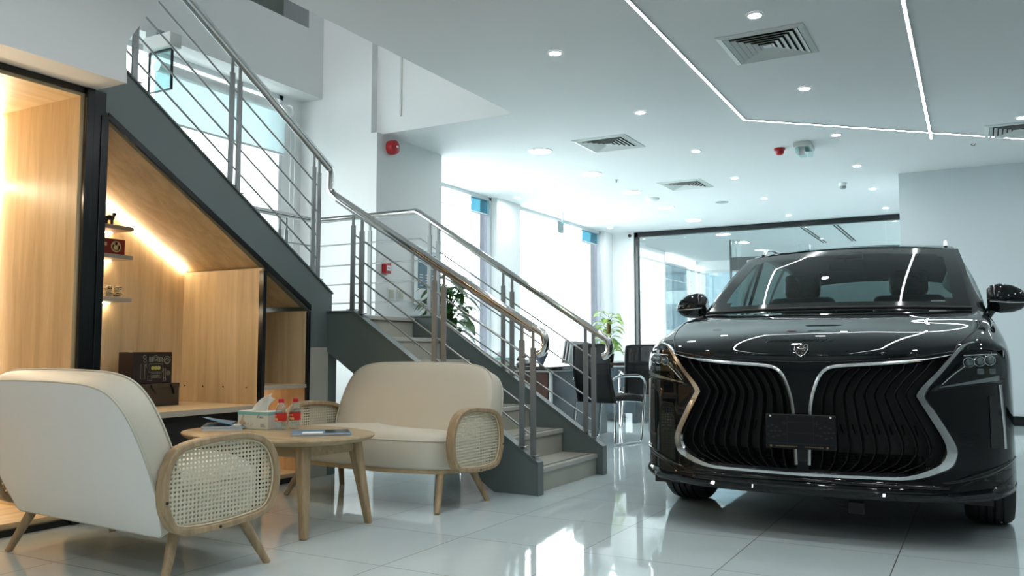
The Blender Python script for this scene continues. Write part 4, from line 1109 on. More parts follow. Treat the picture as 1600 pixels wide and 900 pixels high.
# ------------------------------------------------------------------ reception desks
dk = empty('office_desk', (-4.15, 8.1, 0), 'dark office desk with red brown end panel behind the stair', 'desk')
MB().box((-4.75, 7.31, .715), (-3.62, 8.85, .75)).build('desk_top', 'desk_top', dk, bevel=.004)
MB().box((-4.70, 7.36, .695), (-3.66, 8.80, .715)).build('top_edging', 'white_edge', dk)
MB().box((-4.70, 7.37, 0), (-3.685, 7.40, .695)).build('end_panel', 'desk_brown', dk, bevel=.003)
MB().box((-3.70, 7.37, 0), (-3.665, 7.405, .695)).build('corner_strip', 'white_edge', dk)
MB().box((-3.70, 7.405, 0), (-3.672, 8.78, .695)).build('front_panel', 'desk_grey', dk, bevel=.003)
MB().box((-4.70, 8.76, 0), (-3.70, 8.78, .695)).build('end_panel', 'desk_grey', dk)
d2 = empty('office_desk', (-4.0, 11.4, 0), 'second dark desk further back, carrying the yellow green plant', 'desk')
MB().box((-4.75, 9.95, .715), (-3.76, 11.9, .75)).build('desk_top', 'desk_top', d2, bevel=.004)
MB().box((-4.72, 9.98, .695), (-3.79, 11.87, .715)).build('top_edging', 'white_edge', d2)
MB().box((-4.70, 10.02, .12), (-3.80, 10.05, .695)).build('modesty_panel', 'desk_grey', d2, bevel=.003)
for x in (-4.70, -3.84): MB().box((x, 9.99, 0), (x+.04, 11.85, .695)).build('leg_panel', 'desk_grey', d2)

# chairs ---------------------------------------------------------------
def make_chair():
    r = empty('visitor_chair', (0, 0, 0), 'x', 'chair', 'black visitor chairs at the desks')
    # faces +y ; back at -y
    P = []
    for i in range(11):
        t = i/10; z = .40+.55*t
        row = []
        for j in range(9):
            u = j/8*2-1; w = .225*(1-.06*t)
            if t > .9: w *= .97
            row.append((u*w, -.235-.10*t-.03*math.sin(PI*t)-.035*(1-u*u)+.035, z))
        P.append(row)
    MB().grid(P).build('backrest', 'chairmesh', r, world=False, smooth=180, solid=.008)
    L = [tuple(P[i][0]) for i in range(11)]; Rr = [tuple(P[i][-1]) for i in range(10, -1, -1)]
    top = [tuple(Vector(p)+Vector((0, 0, .012))) for p in P[10][1:-1]]
    MB().tube(L+top+Rr, .012, 8).build('back_frame', 'plastic', r, world=False, smooth=60)
    lum = [[tuple(Vector(P[i][j])+Vector((0, .01, 0))) for j in range(9)] for i in range(0, 6)]
    MB().grid(lum).build('back_pad', 'chairfab', r, world=False, smooth=180, solid=.02)
    S = [[(u*.235*(1-.05*max(0, t-.8)), -.22+.47*t, .445+.015*math.sin(PI*t)-.012*u*u-(.02*((t-.85)/.15)**2 if t > .85 else 0)) for u in [q/4-1 for q in range(9)]] for t in [k/8 for k in range(9)]]
    MB().grid(S).build('seat', 'chairfab', r, world=False, smooth=60, solid=.055, bevel=.012)
    for s in (-1, 1):
        x = s*.265
        path = spline([(s*.235, -.27, .62), (x, -.20, .655), (x, .10, .655), (x, .20, .63), (x, .235, .55), (x, .20, .30), (x, .17, .06), (x, .13, .014), (x, 0, .012), (x, -.24, .012), (x, -.275, .03), (s*.25, -.25, .2), (s*.235, -.235, .40)], 5)
        MB().tube(path, .0125, 10).build('side_frame', 'chrome', r, world=False, smooth=60)
        MB().tube([(x, -.16, .665), (x, .12, .665)], .02, 10, squash=.5).build('arm_pad', 'plastic', r, world=False, smooth=60)
    MB().tube([(-.25, -.20, .415), (.25, -.20, .415)], .011, 8).build('cross_bar', 'chrome', r, world=False, smooth=60)
    MB().tube([(-.265, .18, .405), (.265, .18, .405)], .011, 8).build('cross_bar', 'chrome', r, world=False, smooth=60)
    return r
ch = make_chair(); ch.location = (-3.27, 7.88, 0); ch.rotation_euler = (0, 0, R(-14)); ch['label'] = 'black mesh visitor chair with chrome frame nearest the stair end'
c2_ = copy_tree(ch); c2_.location = (-3.52, 9.52, 0); c2_.rotation_euler = (0, 0, R(24)); c2_['label'] = 'black mesh visitor chair between the nearer chair and the car'
c3_ = copy_tree(ch); c3_.location = (-3.36, 10.62, 0); c3_.rotation_euler = (0, 0, R(-30)); c3_['label'] = 'black mesh visitor chair furthest back, half hidden by the headlamp of the car'
ch4 = copy_tree(ch); ch4.location = (-4.55, 17.8, 0); ch4.rotation_euler = (0, 0, R(60)); ch4['label'] = 'dark chair inside the glass room next to the pier'; ch4['group'] = 'chairs in the glass room'

# things on the desks
DZ = .75
t2 = empty('tissue_box', (-4.37, 7.55, DZ), 'pale tissue box on the dark desk behind the stair', 'tissue box')
MB().box((-4.49, 7.50, DZ), (-4.25, 7.61, DZ+.085)).build('carton', 'card', t2, bevel=.003); MB().box((-4.491, 7.499, DZ+.062), (-4.249, 7.611, DZ+.083)).build('teal_band', 'teal_print', t2)
P = [[(-4.40+.09*j/6*(1-.55*i/5)+.03*i/5, 7.555+.02*math.sin(j*1.7+i), DZ+.08+.075*i/5*(1-.3*abs(j-3)/3)) for j in range(7)] for i in range(6)]
MB().grid(P).build('tissue', 'paper', t2, smooth=180, solid=.0015, subsurf=1)
tp = empty('desk_phone', (-4.08, 7.62, DZ), 'black desk phone next to the tissue box on the dark desk', 'phone')
MB().prism([(-4.14, 7.53, DZ), (-4.14, 7.70, DZ), (-4.14, 7.70, DZ+.07), (-4.14, 7.53, DZ+.025)], (.15, 0, 0)).build('base', 'plastic', tp, bevel=.005)
MB().tube([(-4.12, 7.54, DZ+.06), (-4.12, 7.56, DZ+.085), (-4.12, 7.66, DZ+.11), (-4.12, 7.70, DZ+.10)], [.022, .016, .016, .022], 10).build('handset', 'plastic', tp, smooth=60)
bq = empty('bouquet', (-3.90, 7.62, DZ), 'small pink bouquet in blue grey wrapping on the dark desk', 'bouquet')
m = MB(); m.lathe([(.022, 0), (.03, .03), (.075, .13), (.078, .132)], (-3.90, 7.62, DZ), 14, cap=False); m.build('wrapping', 'bluegrey', bq, smooth=30, solid=.002)
m = MB()
for k in range(16):
    a = 2.4*k; r_ = .014*math.sqrt(k); m.lathe([(.001, -.016), (.014, -.008), (.018, .004), (.010, .014), (.001, .016)], (-3.90+r_*math.cos(a), 7.62+r_*math.sin(a), DZ+.125+.02*math.cos(k)), 8)
m.build('blossoms', 'pink', bq, smooth=60)
fl = empty('file_holder', (-3.84, 8.35, DZ), 'leaning silver file holder on the dark desk before the bright window', 'file holder')
rotm = Matrix.Rotation(R(-12), 3, 'Y')
for k in range(3): MB().box((-3.96+k*.035, 8.20, DZ+.012), (-3.945+k*.035, 8.5, DZ+.26), Matrix.Rotation(R(10), 3, 'Y'), (-3.9, 8.35, DZ)).build('folder', 'alu', fl)
mo = empty('monitor', (-3.78, 8.62, DZ), 'dark monitor on the desk right of the silver file holder', 'monitor')
MB().box((-4.08, 8.60, DZ+.06), (-3.80, 8.63, DZ+.24)).build('screen', 'plastic', mo, bevel=.004); MB().box((-3.96, 8.61, DZ), (-3.93, 8.64, DZ+.1)).build('stand', 'plastic', mo); MB().box((-4.02, 8.55, DZ), (-3.87, 8.70, DZ+.012)).build('foot', 'plastic', mo, bevel=.004)
jb = empty('sauce_bottle', (-3.70, 8.10, DZ), 'brown bottle with a yellow cap on the dark desk', 'bottle')
MB().lathe([(.001, 0), (.04, 0), (.042, .01), (.042, .10), (.036, .13), (.022, .15), (.022, .16)], (-3.70, 8.10, DZ), 22).build('bottle_body', 'brown_bottle', jb, smooth=50)
MB().lathe([(.025, .155), (.026, .158), (.026, .185), (.001, .187)], (-3.70, 8.10, DZ), 18).build('cap', 'yellow', jb, smooth=40)
tray = empty('tea_set', (-3.62, 8.72, DZ), 'clear glass teapot with cups on the end of the dark desk', 'tea set')
MB().box((-3.83, 8.62, DZ), (-3.63, 8.82, DZ+.012)).build('tray', 'plastic', tray, bevel=.003)
for x, y, r_, h_ in ((-3.79, 8.70, .03, .07), (-3.73, 8.66, .028, .065), (-3.71, 8.75, .03, .07)):
    MB().lathe([(.001, .001), (r_*.8, 0), (r_, h_*.3), (r_, h_), (r_-.003, h_)], (x, y, DZ+.012), 18, cap=False).build('cup', 'bottle', tray, smooth=50)
MB().lathe([(.001, 0), (.035, .002), (.048, .03), (.042, .065), (.02, .085), (.008, .095), (.012, .105), (.001, .11)], (-3.68, 8.70, DZ+.012), 22).build('pot', 'bottle', tray, smooth=50)
MB().tube([(-3.64, 8.70, DZ+.07), (-3.61, 8.70, DZ+.075), (-3.60, 8.70, DZ+.05), (-3.63, 8.70, DZ+.03)], .005, 6).build('handle', 'bottle', tray, smooth=60)
# pothos on a moss pole
QX, QY = -4.29, 10.32
p2 = empty('potted_plant', (QX, QY, DZ), 'yellow green climbing plant on a brown moss pole, on the far desk', 'plant')
MB().lathe([(.055, 0), (.065, .01), (.075, .11), (.078, .115), (.068, .115), (.001, .10)], (QX, QY, DZ), 24).build('pot', 'pot', p2, smooth=40)
MB().tube([(QX, QY, DZ+.08), (QX+.01, QY, DZ+.56)], [.028, .03], 12).build('moss_pole', 'moss', p2, smooth=50)
m = MB(); sm = MB(); rng = random.Random(11)
for k in range(34):
    a = 2.399*k+.5; z = DZ+.10+.52*(k/34); r0 = .05+rng.uniform(0, .05)
    b = (QX+r0*math.cos(a), QY+r0*math.sin(a), z+.04); sm.tube([(QX+.02*math.cos(a), QY+.02*math.sin(a), z), b], .003, 5)
    leaf(m, b, (math.cos(a), math.sin(a), rng.uniform(0, .6)), rng.uniform(.13, .20), rng.uniform(.05, .07), rng.uniform(.3, .9))
lv = m.build('leaves', 'leaf_lime', p2, smooth=180); lv['kind'] = 'stuff'; sm.build('stems', 'stem', p2, smooth=60)
nt_ = empty('laptop', (-3.97, 10.2, DZ), 'grey laptop lid standing open beside the climbing plant', 'laptop')
MB().box((-4.06, 10.08, DZ), (-3.88, 10.28, DZ+.014)).build('base', 'grey', nt_, bevel=.003)
MB().box((-4.06, 10.28, DZ+.014), (-3.88, 10.29, DZ+.21), Matrix.Rotation(R(-12), 3, 'X'), (-3.97, 10.28, DZ)).build('lid', 'grey', nt_, bevel=.003)
bt = empty('candy_jar', (-3.83, 10.01, DZ), 'small clear jar with red lid on the far desk, seen through a chair back', 'jar')
MB().lathe([(.001, 0), (.05, 0), (.052, .01), (.052, .10), (.045, .115)], (-3.83, 10.01, DZ), 20, cap=False).build('jar_body', 'bottle', bt, smooth=50)
MB().lathe([(.05, .112), (.052, .115), (.052, .14), (.001, .142)], (-3.83, 10.01, DZ), 20).build('lid', 'cap_red', bt, smooth=40)
# ------------------------------------------------------------------ the car (local: x across, y from the nose rearwards, z up)
car = empty('car', (-.775, 4.26, 0), 'glossy black car with a large chrome edged grille, facing the camera', 'car', rz=.02)
PXS = [0, .2, .4, .55, .65, .75, .80, .84, .87, .89, .905, .915]
PYS = [0, .004, .022, .055, .095, .155, .20, .255, .315, .38, .47, .62]
def plan(x): return interp(abs(x), PXS, PYS)
def yoff(z, x=0):
    """vertical profile of the bumper face: + is back"""
    base = interp(z, [.20, .235, .26, .30, .36, .5, .70, .80, .86, .90, .95], [.045, .0, -.012, .008, .015, .018, .020, .026, .034, .045, .06])
    return base*max(0.25, 1-abs(x)*.55)
def face(x, z, d=0.0):
    """point on the front surface, d metres proud of it"""
    return Vector((x, plan(x)+yoff(z, x)-d, z))
# control rows of hood + fender (half)
CT = [
 [(0, .040, .853), (.25, .05, .858), (.48, .09, .873), (.665, .155, .903), (.765, .225, .912), (.838, .315, .905), (.880, .43, .865), (.905, .548, .45)],
 [(0, .052, .905), (.25, .064, .910), (.48, .115, .920), (.685, .21, .942), (.79, .30, .955), (.855, .38, .93), (.895, .50, .88), (.913, .636, .634)],
 [(0, .21, .985), (.25, .22, .984), (.48, .26, .980), (.735, .37, .985), (.818, .45, .985), (.870, .53, .945), (.905, .63, .895), (.921, .777, .742)],
 [(0, .55, 1.055), (.26, .55, 1.053), (.50, .57, 1.043), (.785, .64, 1.040), (.840, .70, 1.025), (.882, .76, .98), (.908, .83, .92), (.925, .95, .78)],
 [(0, .78, 1.100), (.26, .78, 1.098), (.51, .80, 1.092), (.795, .88, 1.088), (.845, .97, 1.065), (.885, 1.02, 1.01), (.907, 1.08, .94), (.925, 1.155, .725)],
 [(0, 1.02, 1.134), (.26, 1.03, 1.133), (.51, 1.06, 1.130), (.775, 1.12, 1.128), (.835, 1.18, 1.095), (.880, 1.22, 1.03), (.903, 1.28, .95), (.920, 1.346, .476)],
]
NR, NC = 10, 10
HP = patch(CT, NR, NC)       # rows (front->rear) x cols (centre->side)
HC = 3*NC                    # hood edge column
def mirror(P): return [[Vector((-p.x, p.y, p.z)) for p in r] for r in P]
hood = [r[:HC+1] for r in HP]; fend = [r[HC:] for r in HP]
full = [[Vector((-p.x, p.y, p.z)) for p in r[:0:-1]] + [Vector(p) for p in r] for r in hood]
MB().grid(full).build('hood', 'carpaint', car, world=False, smooth=180)
for P in (fend, mirror(fend)): MB().grid(P).build('fender', 'carpaint', car, world=False, smooth=180)
# shut line between hood and fenders, and along the hood lip
for s in (-1, 1): MB().tube([(s*p.x, p.y, p.z-.0005) for p in [r[HC] for r in HP]], .0035, 6).build('shut_line', 'black_matt', car, world=False, smooth=60)
MB().tube([(p.x, p.y-.004, p.z-.002) for p in full[0]], .005, 6).build('hood_seal', 'black_matt', car, world=False, smooth=60)

# front bumper skin with the spindle opening
INN = [(.695, .932), (.645, .882), (.585, .812), (.525, .748), (.497, .705), (.503, .683), (.545, .605), (.598, .505), (.610, .455), (.604, .425), (.57, .385), (.45, .337), (.3, .329), (0, .326)]
OUT = [(.722, .935), (.676, .882), (.622, .808), (.568, .745), (.543, .704), (.549, .683), (.594, .605), (.647, .505), (.664, .455), (.660, .420), (.630, .366), (.49, .316), (.3, .309), (0, .305)]
INN = [(.742, .950)] + INN; OUT = [(.756, .945)] + OUT
BROW = [(.655, .890), (.56, .868), (.43, .853), (.30, .844), (.165, .834), (.115, .818), (.085, .785), (.062, .73), (.046, .67), (.038, .60), (.033, .48), (.030, .36)]
def x_at(line, z):
    """x of a polyline at height z (first hit from the top)"""
    for (x0, z0), (x1, z1) in zip(line, line[1:]):
        if (z0-z)*(z1-z) <= 0 and z0 != z1: return lerp(x0, x1, (z0-z)/(z0-z1))
    return None
def top_of_face(x):
    a = abs(x); return interp(a, [0, .25, .48, .665, .765, .838, .880, .905, .915], [.853, .858, .873, .903, .912, .905, .865, .45, .43])
xs = [-.912, -.905, -.897, -.888, -.88, -.865, -.85] + [-.84+.014*i for i in range(121)] + [.85, .865, .88, .888, .897, .905, .912]
NZ = 46
def ft(x, t):
    zt = top_of_face(x) if abs(x) < .89 else interp(abs(x), [.89, .897, .905, .912], [.80, .66, .48, .45])
    zb = interp(abs(x), [0, .5, .8, .912], [.212, .214, .225, .25]); z = lerp(zb, zt, t)
    p = face(x, z)
    if t > .97: p.y = lerp(p.y, p.y, 0)
    return p
G = [[ft(x, j/NZ) for j in range(NZ+1)] for x in xs]
def inside(i, j):
    c = (G[i][j]+G[i+1][j+1])/2; a = abs(c.x); z = c.z
    if z < .335 or z > .885: return False
    xi = x_at(INN, z); xb = x_at(BROW, z) if z > .36 else .03
    if xi is None: return False
    if a > xi+.012: return False
    if z > .853: return a > x_at(BROW[:3], z) and a < xi if x_at(BROW[:3], z) else False
    if z > .83: return a > (x_at(BROW[:5], z) or .17)*0+ (x_at(BROW[2:6], z) or .2) and a < xi
    return a > (xb or .03)
bump_ = MB().grid(G, keep=lambda i, j: not inside(i, j)).build('front_bumper', 'carpaint', car, world=False, smooth=50)
# black tub behind the opening
m = MB(); T = [[face(x, z, -.085) for z in [.30+.03*k for k in range(20)]] for x in [-.70+.05*k for k in range(29)]]; m.grid(T)
gr = m.build('grille', 'black_matt', car, world=False, smooth=180)
# slats that bend with the outline
m = MB(); N = 10
for s in (-1, 1):
    for k in range(1, N):
        f = k/N; path = []
        for q in range(41):
            z = lerp(.875, .335, q/40)
            xi = x_at(INN, z); xb = x_at(BROW, max(z, .361)) if z < .834 else .10
            if xi is None: continue
            x = lerp(max(xb, .035) if xb else .1, xi, f)
            ztop = interp(x, [.1, .165, .3, .43, .56, .655], [.805, .834, .844, .853, .868, .89])
            if z > ztop-.004: continue
            path.append((x, z))
        if len(path) < 3: continue
        w = .006
        A = []
        for (x, z) in path:
            fr = face(x, z, -.004); bk = face(x, z, -.075)
            A.append([m.bm.verts.new((s*v.x, v.y, v.z)) for v in (fr+Vector((-w*.4, 0, 0)), fr+Vector((w*.4, 0, 0)), bk+Vector((w, 0, 0)), bk+Vector((-w, 0, 0)))])
        for a, b in zip(A, A[1:]):
            for j in range(4): m._face([a[j], a[(j+1) % 4], b[(j+1) % 4], b[j]])
        m._face(A[0][::-1]); m._face(A[-1])
        # short raking fins between the slats
        for zz in (.56, .42):
            xi = x_at(INN, zz); x = lerp(.035, xi, f+.5/N)
            if x > xi-.03: continue
            p = face(x, zz, -.03); q_ = face(x+.012, zz-.045, -.045)
            m.tube([(s*p.x, p.y, p.z), (s*q_.x, q_.y, q_.z)], .0035, 4)
m.build('slats', 'slat', gr, world=False, smooth=40)
m = MB()
for z in [.345+.012*k for k in range(7)]:
    m.tube([face(x, z, -.07) for x in [-.5+.05*k for k in range(21)]], .003, 4)
m.build('radiator_fins', 'slat', gr, world=False)
# chrome spindle frame
def frame_strip(s):
    m = MB(); A = []
    for (xi, zi), (xo, zo) in zip(spl2(INN), spl2(OUT)):
        pi = face(xi, zi, .004); po = face(xo, zo, .004); c1 = face(lerp(xi, xo, .18), lerp(zi, zo, .18), .018); c2 = face(lerp(xi, xo, .8), lerp(zi, zo, .8), .016); bi = face(xi, zi, -.03); bo = face(xo, zo, -.012)
        A.append([m.bm.verts.new((s*v.x, v.y, v.z)) for v in (bi, pi, c1, c2, po, bo)])
    for a, b in zip(A, A[1:]):
        for j in range(5): m._face([a[j], a[j+1], b[j+1], b[j]])
    return m
def spl2(L): return [(p.x, p.y) for p in spline([(x, z, 0) for x, z in L], 3)]
for s in (-1, 1): frame_strip(s).build('grille_frame', 'satin', car, world=False, smooth=40)
for s in (-1, 1):
    pts = spl2(BROW); m = MB(); A = []
    for i, (x, z) in enumerate(pts):
        h = .0075
        a0 = pts[max(0, i-1)]; a1 = pts[min(len(pts)-1, i+1)]; t = Vector((a1[0]-a0[0], a1[1]-a0[1])).normalized(); n = Vector((-t.y, t.x))*h
        k = min(1, .35+i*.12)
        A.append([m.bm.verts.new((s*v.x, v.y, v.z)) for v in (face(x+n.x*k, z+n.y*k, -.02), face(x+n.x*k, z+n.y*k, .006), face(x, z, .013), face(x-n.x*k, z-n.y*k, .006), face(x-n.x*k, z-n.y*k, -.02))])
    for a, b in zip(A, A[1:]):
        for j in range(4): m._face([a[j], a[j+1], b[j+1], b[j]])
    m.build('grille_brow', 'satin', car, world=False, smooth=40)
# lower lip + corner winglets
m = MB()
lip = [(x, .292-.012*abs(x)) for x in [-.62+.031*k for k in range(41)]]
m.tube([face(x, z, .010) for x, z in lip], .010, 8); m.build('lip_strip', 'piano', car, world=False, smooth=60)
m = MB(); A = []
for x in [-.905+.0362*k for k in range(51)]:
    zz = interp(abs(x), [0, .55, .75, .905], [.222, .228, .250, .262]); prd = interp(abs(x), [0, .6, .85, .905], [.020, .022, .035, .012])
    A.append([face(x, zz+.028, .0), face(x, zz+.012, prd), face(x, zz-.004, prd), face(x, zz-.014, 0), face(x, zz-.03, -.08)])
m.grid(A); m.build('front_lip', 'carpaint', car, world=False, smooth=45)
for s in (-1, 1):
    m = MB(); A = []
    for k in range(15):
        t = k/14; x = lerp(.63, .900, t); z = lerp(.262, .345, t**1.3)
        h = .006+.036*math.sin(PI*min(1, t*.9+.05))
        A.append([face(x, z-h, .002), face(x, z-h*.4, -.012), face(x, z+h*.4, -.012), face(x, z+h, .002)])
    A = [[Vector((s*p.x, p.y-.004, p.z)) for p in r] for r in A]
    m.grid(A); m.build('corner_intake', 'black_matt', car, world=False, smooth=60)
    m = MB(); pth = []
    for k in range(13):
        t = k/12; x = lerp(.60, .905, t); pth.append(face(x, lerp(.305, .40, t**1.4), .006))
    m.tube([(s*p.x, p.y, p.z) for p in pth], [.004+.010*math.sin(PI*k/12) for k in range(13)], 8); m.build('corner_blade', 'carpaint', car, world=False, smooth=60)
    # vertical side vent with bright edge
    m = MB(); A = [[face(lerp(.800, .845, j/3), lerp(.46, .70, k/8), .004) for j in range(4)] for k in range(9)]
    m.grid([[Vector((s*p.x, p.y, p.z)) for p in r] for r in A]); m.build('side_vent', 'plastic', car, world=False, smooth=60)
    m = MB(); m.tube([(s*p.x, p.y, p.z) for p in [face(.858, .455, .006), face(.856, .55, .008), face(.850, .66, .008), face(.845, .75, .006)]], .0085, 8); m.build('vent_blade', 'satin', car, world=False, smooth=60)

# headlamps
for s in (-1, 1):
    hl = empty_part('headlamp', car)
    OUTL = [(.565, .722), (.60, .765), (.65, .818), (.705, .872), (.76, .892), (.83, .893), (.868, .862), (.872, .80), (.860, .762), (.80, .752), (.70, .742), (.62, .728)]
    def fan(pts, d, name, mat, par):
        cx = sum(p[0] for p in pts)/len(pts); cz = sum(p[1] for p in pts)/len(pts)
        loop = [(p.x, p.y) for p in spline([(x, z, 0) for x, z in pts], 4, True)]
        m = MB(); rr = []
        for k in (1, .8, .6, .4, .2, .02):
            rr.append([m.bm.verts.new([(s*v.x, v.y, v.z) for v in [face(cx+(x-cx)*k, cz+(z-cz)*k, d if k < 1 else .001)]][0]) for x, z in loop])
        n = len(loop)
        for A, B in zip(rr, rr[1:]):
            for j in range(n): m._face([A[j], A[(j+1) % n], B[(j+1) % n], B[j]])
        return m.build(name, mat, par, world=False, smooth=60)
    hs_ = fan(OUTL, .004, 'headlamp', 'piano', car)
    for k, (x, z) in enumerate(((.722, .853), (.766, .858), (.808, .862))):
        p = face(x, z, .010); m = MB()
        m.lathe([(.001, -.018), (.010, -.016), (.0165, -.008), (.0185, .0), (.0185, .006)], (s*p.x, p.y, p.z), 18, 'Y'); m.build('lens', 'lamp_lens', hs_, world=False, smooth=60)
        m = MB(); q = [(s*(x+.023*math.cos(a)), 0, z+.022*math.sin(a)) for a in [2*PI*i/20 for i in range(20)]]
        m.tube([(v[0], face(abs(v[0]), v[2], .008).y, v[2]) for v in q], .0022, 5, closed=True); m.build('lens_ring', 'satin', hs_, world=False, smooth=60)
    for x in (.765, .812):
        p = face(x, .812, .007); m = MB(); m.cbox((s*p.x, p.y, p.z), (.036, .012, .026)); m.build('lens', 'lamp_lens', hs_, world=False, bevel=.006)
    m = MB(); A = [[face(lerp(.60, .845, t), lerp(lerp(.738, .770, t), lerp(.742, .792, t), q), .009) for q in (0, .5, 1)] for t in [k/12 for k in range(13)]]
    m.grid([[Vector((s*p.x, p.y, p.z)) for p in r] for r in A]); m.build('daylight_strip', 'satin', hs_, world=False, smooth=60)
    m = MB(); m.tube([(s*p.x, p.y, p.z) for p in [face(.61, .752, .009), face(.66, .80, .010), face(.705, .835, .010)]], .003, 6); m.tube([(s*p.x, p.y, p.z) for p in [face(.70, .884, .009), face(.77, .888, .010), face(.838, .89, .009)]], .003, 6); m.build('bezel', 'satin', hs_, world=False, smooth=60)
    fan(OUTL, .034, 'lamp_cover', 'headglass', hs_)

# plate holder
pw = MB(); pw.box((-.162, -.032, .437), (.162, -.018, .603))
plh = pw.build('plate_holder', 'plate', car, world=False, bevel=.006)
m = MB()
for x in (-.06, .06): m.box((x-.001, -.0325, .46), (x+.001, -.032, .595))
for z in (.565, .515): m.box((-.06, -.0325, z-.001), (.06, -.032, z+.001))
m.box((-.155, -.0325, .462), (.155, -.032, .464))
for s in (-1, 1):
    m.box((s*.075-.012, -.0325, .557), (s*.075+.012, -.032, .562)); m.box((s*.075-.002, -.0325, .548), (s*.075+.002, -.032, .571)); m.box((s*.075-.008, -.0325, .505), (s*.075+.008, -.032, .509))
    for (dx, dz) in ((-.03, .02), (-.01, .028), (.012, .02), (.028, .0), (.02, -.022), (-.004, -.028), (-.028, -.016), (-.012, 0), (.006, 0)):
        m.box((s*.122+dx-.006, -.0325, .52+dz-.003), (s*.122+dx+.006, -.032, .52+dz+.003))
m.build('slots', 'black_matt', plh, world=False)
m = MB()
for x in (-.138, .138): m.lathe([(.005, 0), (.004, .003)], (x, -.034, .592), 10, 'Y')
m.build('screw', 'white_plastic', plh, world=False)
m = MB()
for x0, x1 in ((-.115, -.02), (.02, .10)):
    x = x0
    while x < x1: m.box((x, -.0325, .447), (x+.006, -.032, .4515)); x += .0085
m.lathe([(.006, 0), (.006, .0006)], (-.138, -.0322, .449), 12, 'Y'); m.lathe([(.006, 0), (.006, .0006)], (.122, -.0322, .449), 12, 'Y')
m.build('small_lettering', 'label_gold' if False else 'moss', plh, world=False)

# shield badge on the hood lip
def hood_pt(x, t):
    """point on the hood nose between z .88 and .94"""
    return Vector((x, lerp(.036, .062, t)+abs(x)*.03, lerp(.878, .938, t)))
SH_ = [(-.030, .92), (-.012, 1.0), (0, .96), (.012, 1.0), (.030, .92), (.032, .55), (.018, .18), (0, .0), (-.018, .18), (-.032, .55)]
def bd(p, d): v = hood_pt(*p); return (v.x, v.y-d, v.z+d*.3)
m = MB(); m.tube([bd(p, .004) for p in SH_], .0022, 6, closed=True)
lion = [(-.018, .62), (-.010, .80), (.002, .72), (.014, .82), (.010, .60), (.020, .50), (.006, .45), (.012, .28), (-.002, .36), (-.012, .26), (-.008, .46), (-.020, .48)]
m.tube([bd(p, .005) for p in lion], .0017, 5, closed=True); m.tube([bd(p, .005) for p in ((-.02, .70), (0, .62), (.022, .68))], .0014, 5)
bg = m.build('badge', 'chrome', car, world=False, smooth=60)
m = MB(); m.prism([bd(p, .001) for p in SH_], (0, -.003, 0)); m.build('badge_field', 'piano', bg, world=False)

# body sides ------------------------------------------------------------
RW = 3.74                                       # rear axle
def sill(y):
    d = abs(y-RW)
    if d < .41: return .37+math.sqrt(max(0, .41**2-d*d))
    if y > RW: return .36
    return .25
ST = [1.346, 1.5, 1.8, 2.2, 2.6, 3.0, 3.25, 3.331, 3.345, 3.40, 3.46, 3.54, 3.64, 3.74, 3.84, 3.94, 4.02, 4.08, 4.135, 4.149, 4.2, 4.4, 4.6]
def side_pt(y, k):
    zb = sill(y); zt = 1.125+.03*(y-1.3)
    taper = .05*max(0, (y-3.9)/.8)**2
    prof = [(0, .895), (.12, .912), (.30, .915), (.5, .912), (.68, .905), (.82, .905), (.92, .885), (1, .835)]
    z = lerp(zb, zt, k); zn = (z-.25)/(zt-.25)
    x = interp(zn, [p[0] for p in prof], [p[1] for p in prof]) - taper + (.02*math.exp(-((y-RW)/.4)**2) if zn < .75 else 0)
    if y < 1.8: x = lerp(interp(zn, [0, .4, .75, .9, 1], [.915, .920, .905, .882, .835]), x, max(0, (y-1.346)/.454))
    return Vector((x, y, z))
A = [[side_pt(y, k/12) for k in range(13)] for y in ST]
for P in (A, mirror(A)): MB().grid(P).build('body_side', 'carpaint', car, world=False, smooth=60)
m = MB()
for s in (-1, 1):
    for y in (1.42, 2.45, 3.42):
        m.tube([(s*(p.x+.0005), p.y, p.z) for p in [side_pt(y, k/12) for k in range(1, 13)]], .003, 5)
m.build('door_gaps', 'black_matt', car, world=False)
for s in (-1, 1):
    for y in (2.25, 3.2):
        m = MB(); p = side_pt(y, .78); m.tube([(s*(p.x), y-.10, p.z), (s*(p.x+.028), y-.08, p.z), (s*(p.x+.028), y+.08, p.z), (s*(p.x), y+.10, p.z)], .010, 8); m.build('door_handle', 'chrome', car, world=False, smooth=60)
# rear end
m = MB(); Rr = []
for k in range(13):
    e = side_pt(4.6, k/12); row = []
    for j in range(17):
        u = j/8-1; row.append(Vector((u*e.x, 4.6+.14*(1-abs(u)**2.5)*(1 if e.z < .8 else .8), e.z)))
    Rr.append(row)
MB().grid(Rr).build('rear_bumper', 'carpaint', car, world=False, smooth=60)
# underside
m = MB(); m.box((-.80, .20, .20), (.80, .52, .24)); m.box((-.66, .5, .20), (.66, 4.5, .26)); m.box((-.86, 1.36, .22), (.86, 3.3, .30)); m.build('underbody', 'black_matt', car, world=False)
m = MB(); m.tube([(.10, .30, .215), (.05, .30, .165), (.13, .30, .125), (.20, .3, .12)], .005, 6); m.box((.17, .28, .10), (.24, .33, .155)); m.box((.10, .27, .17), (.20, .35, .20)); m.build('hanging_bracket', 'plastic', car, world=False)

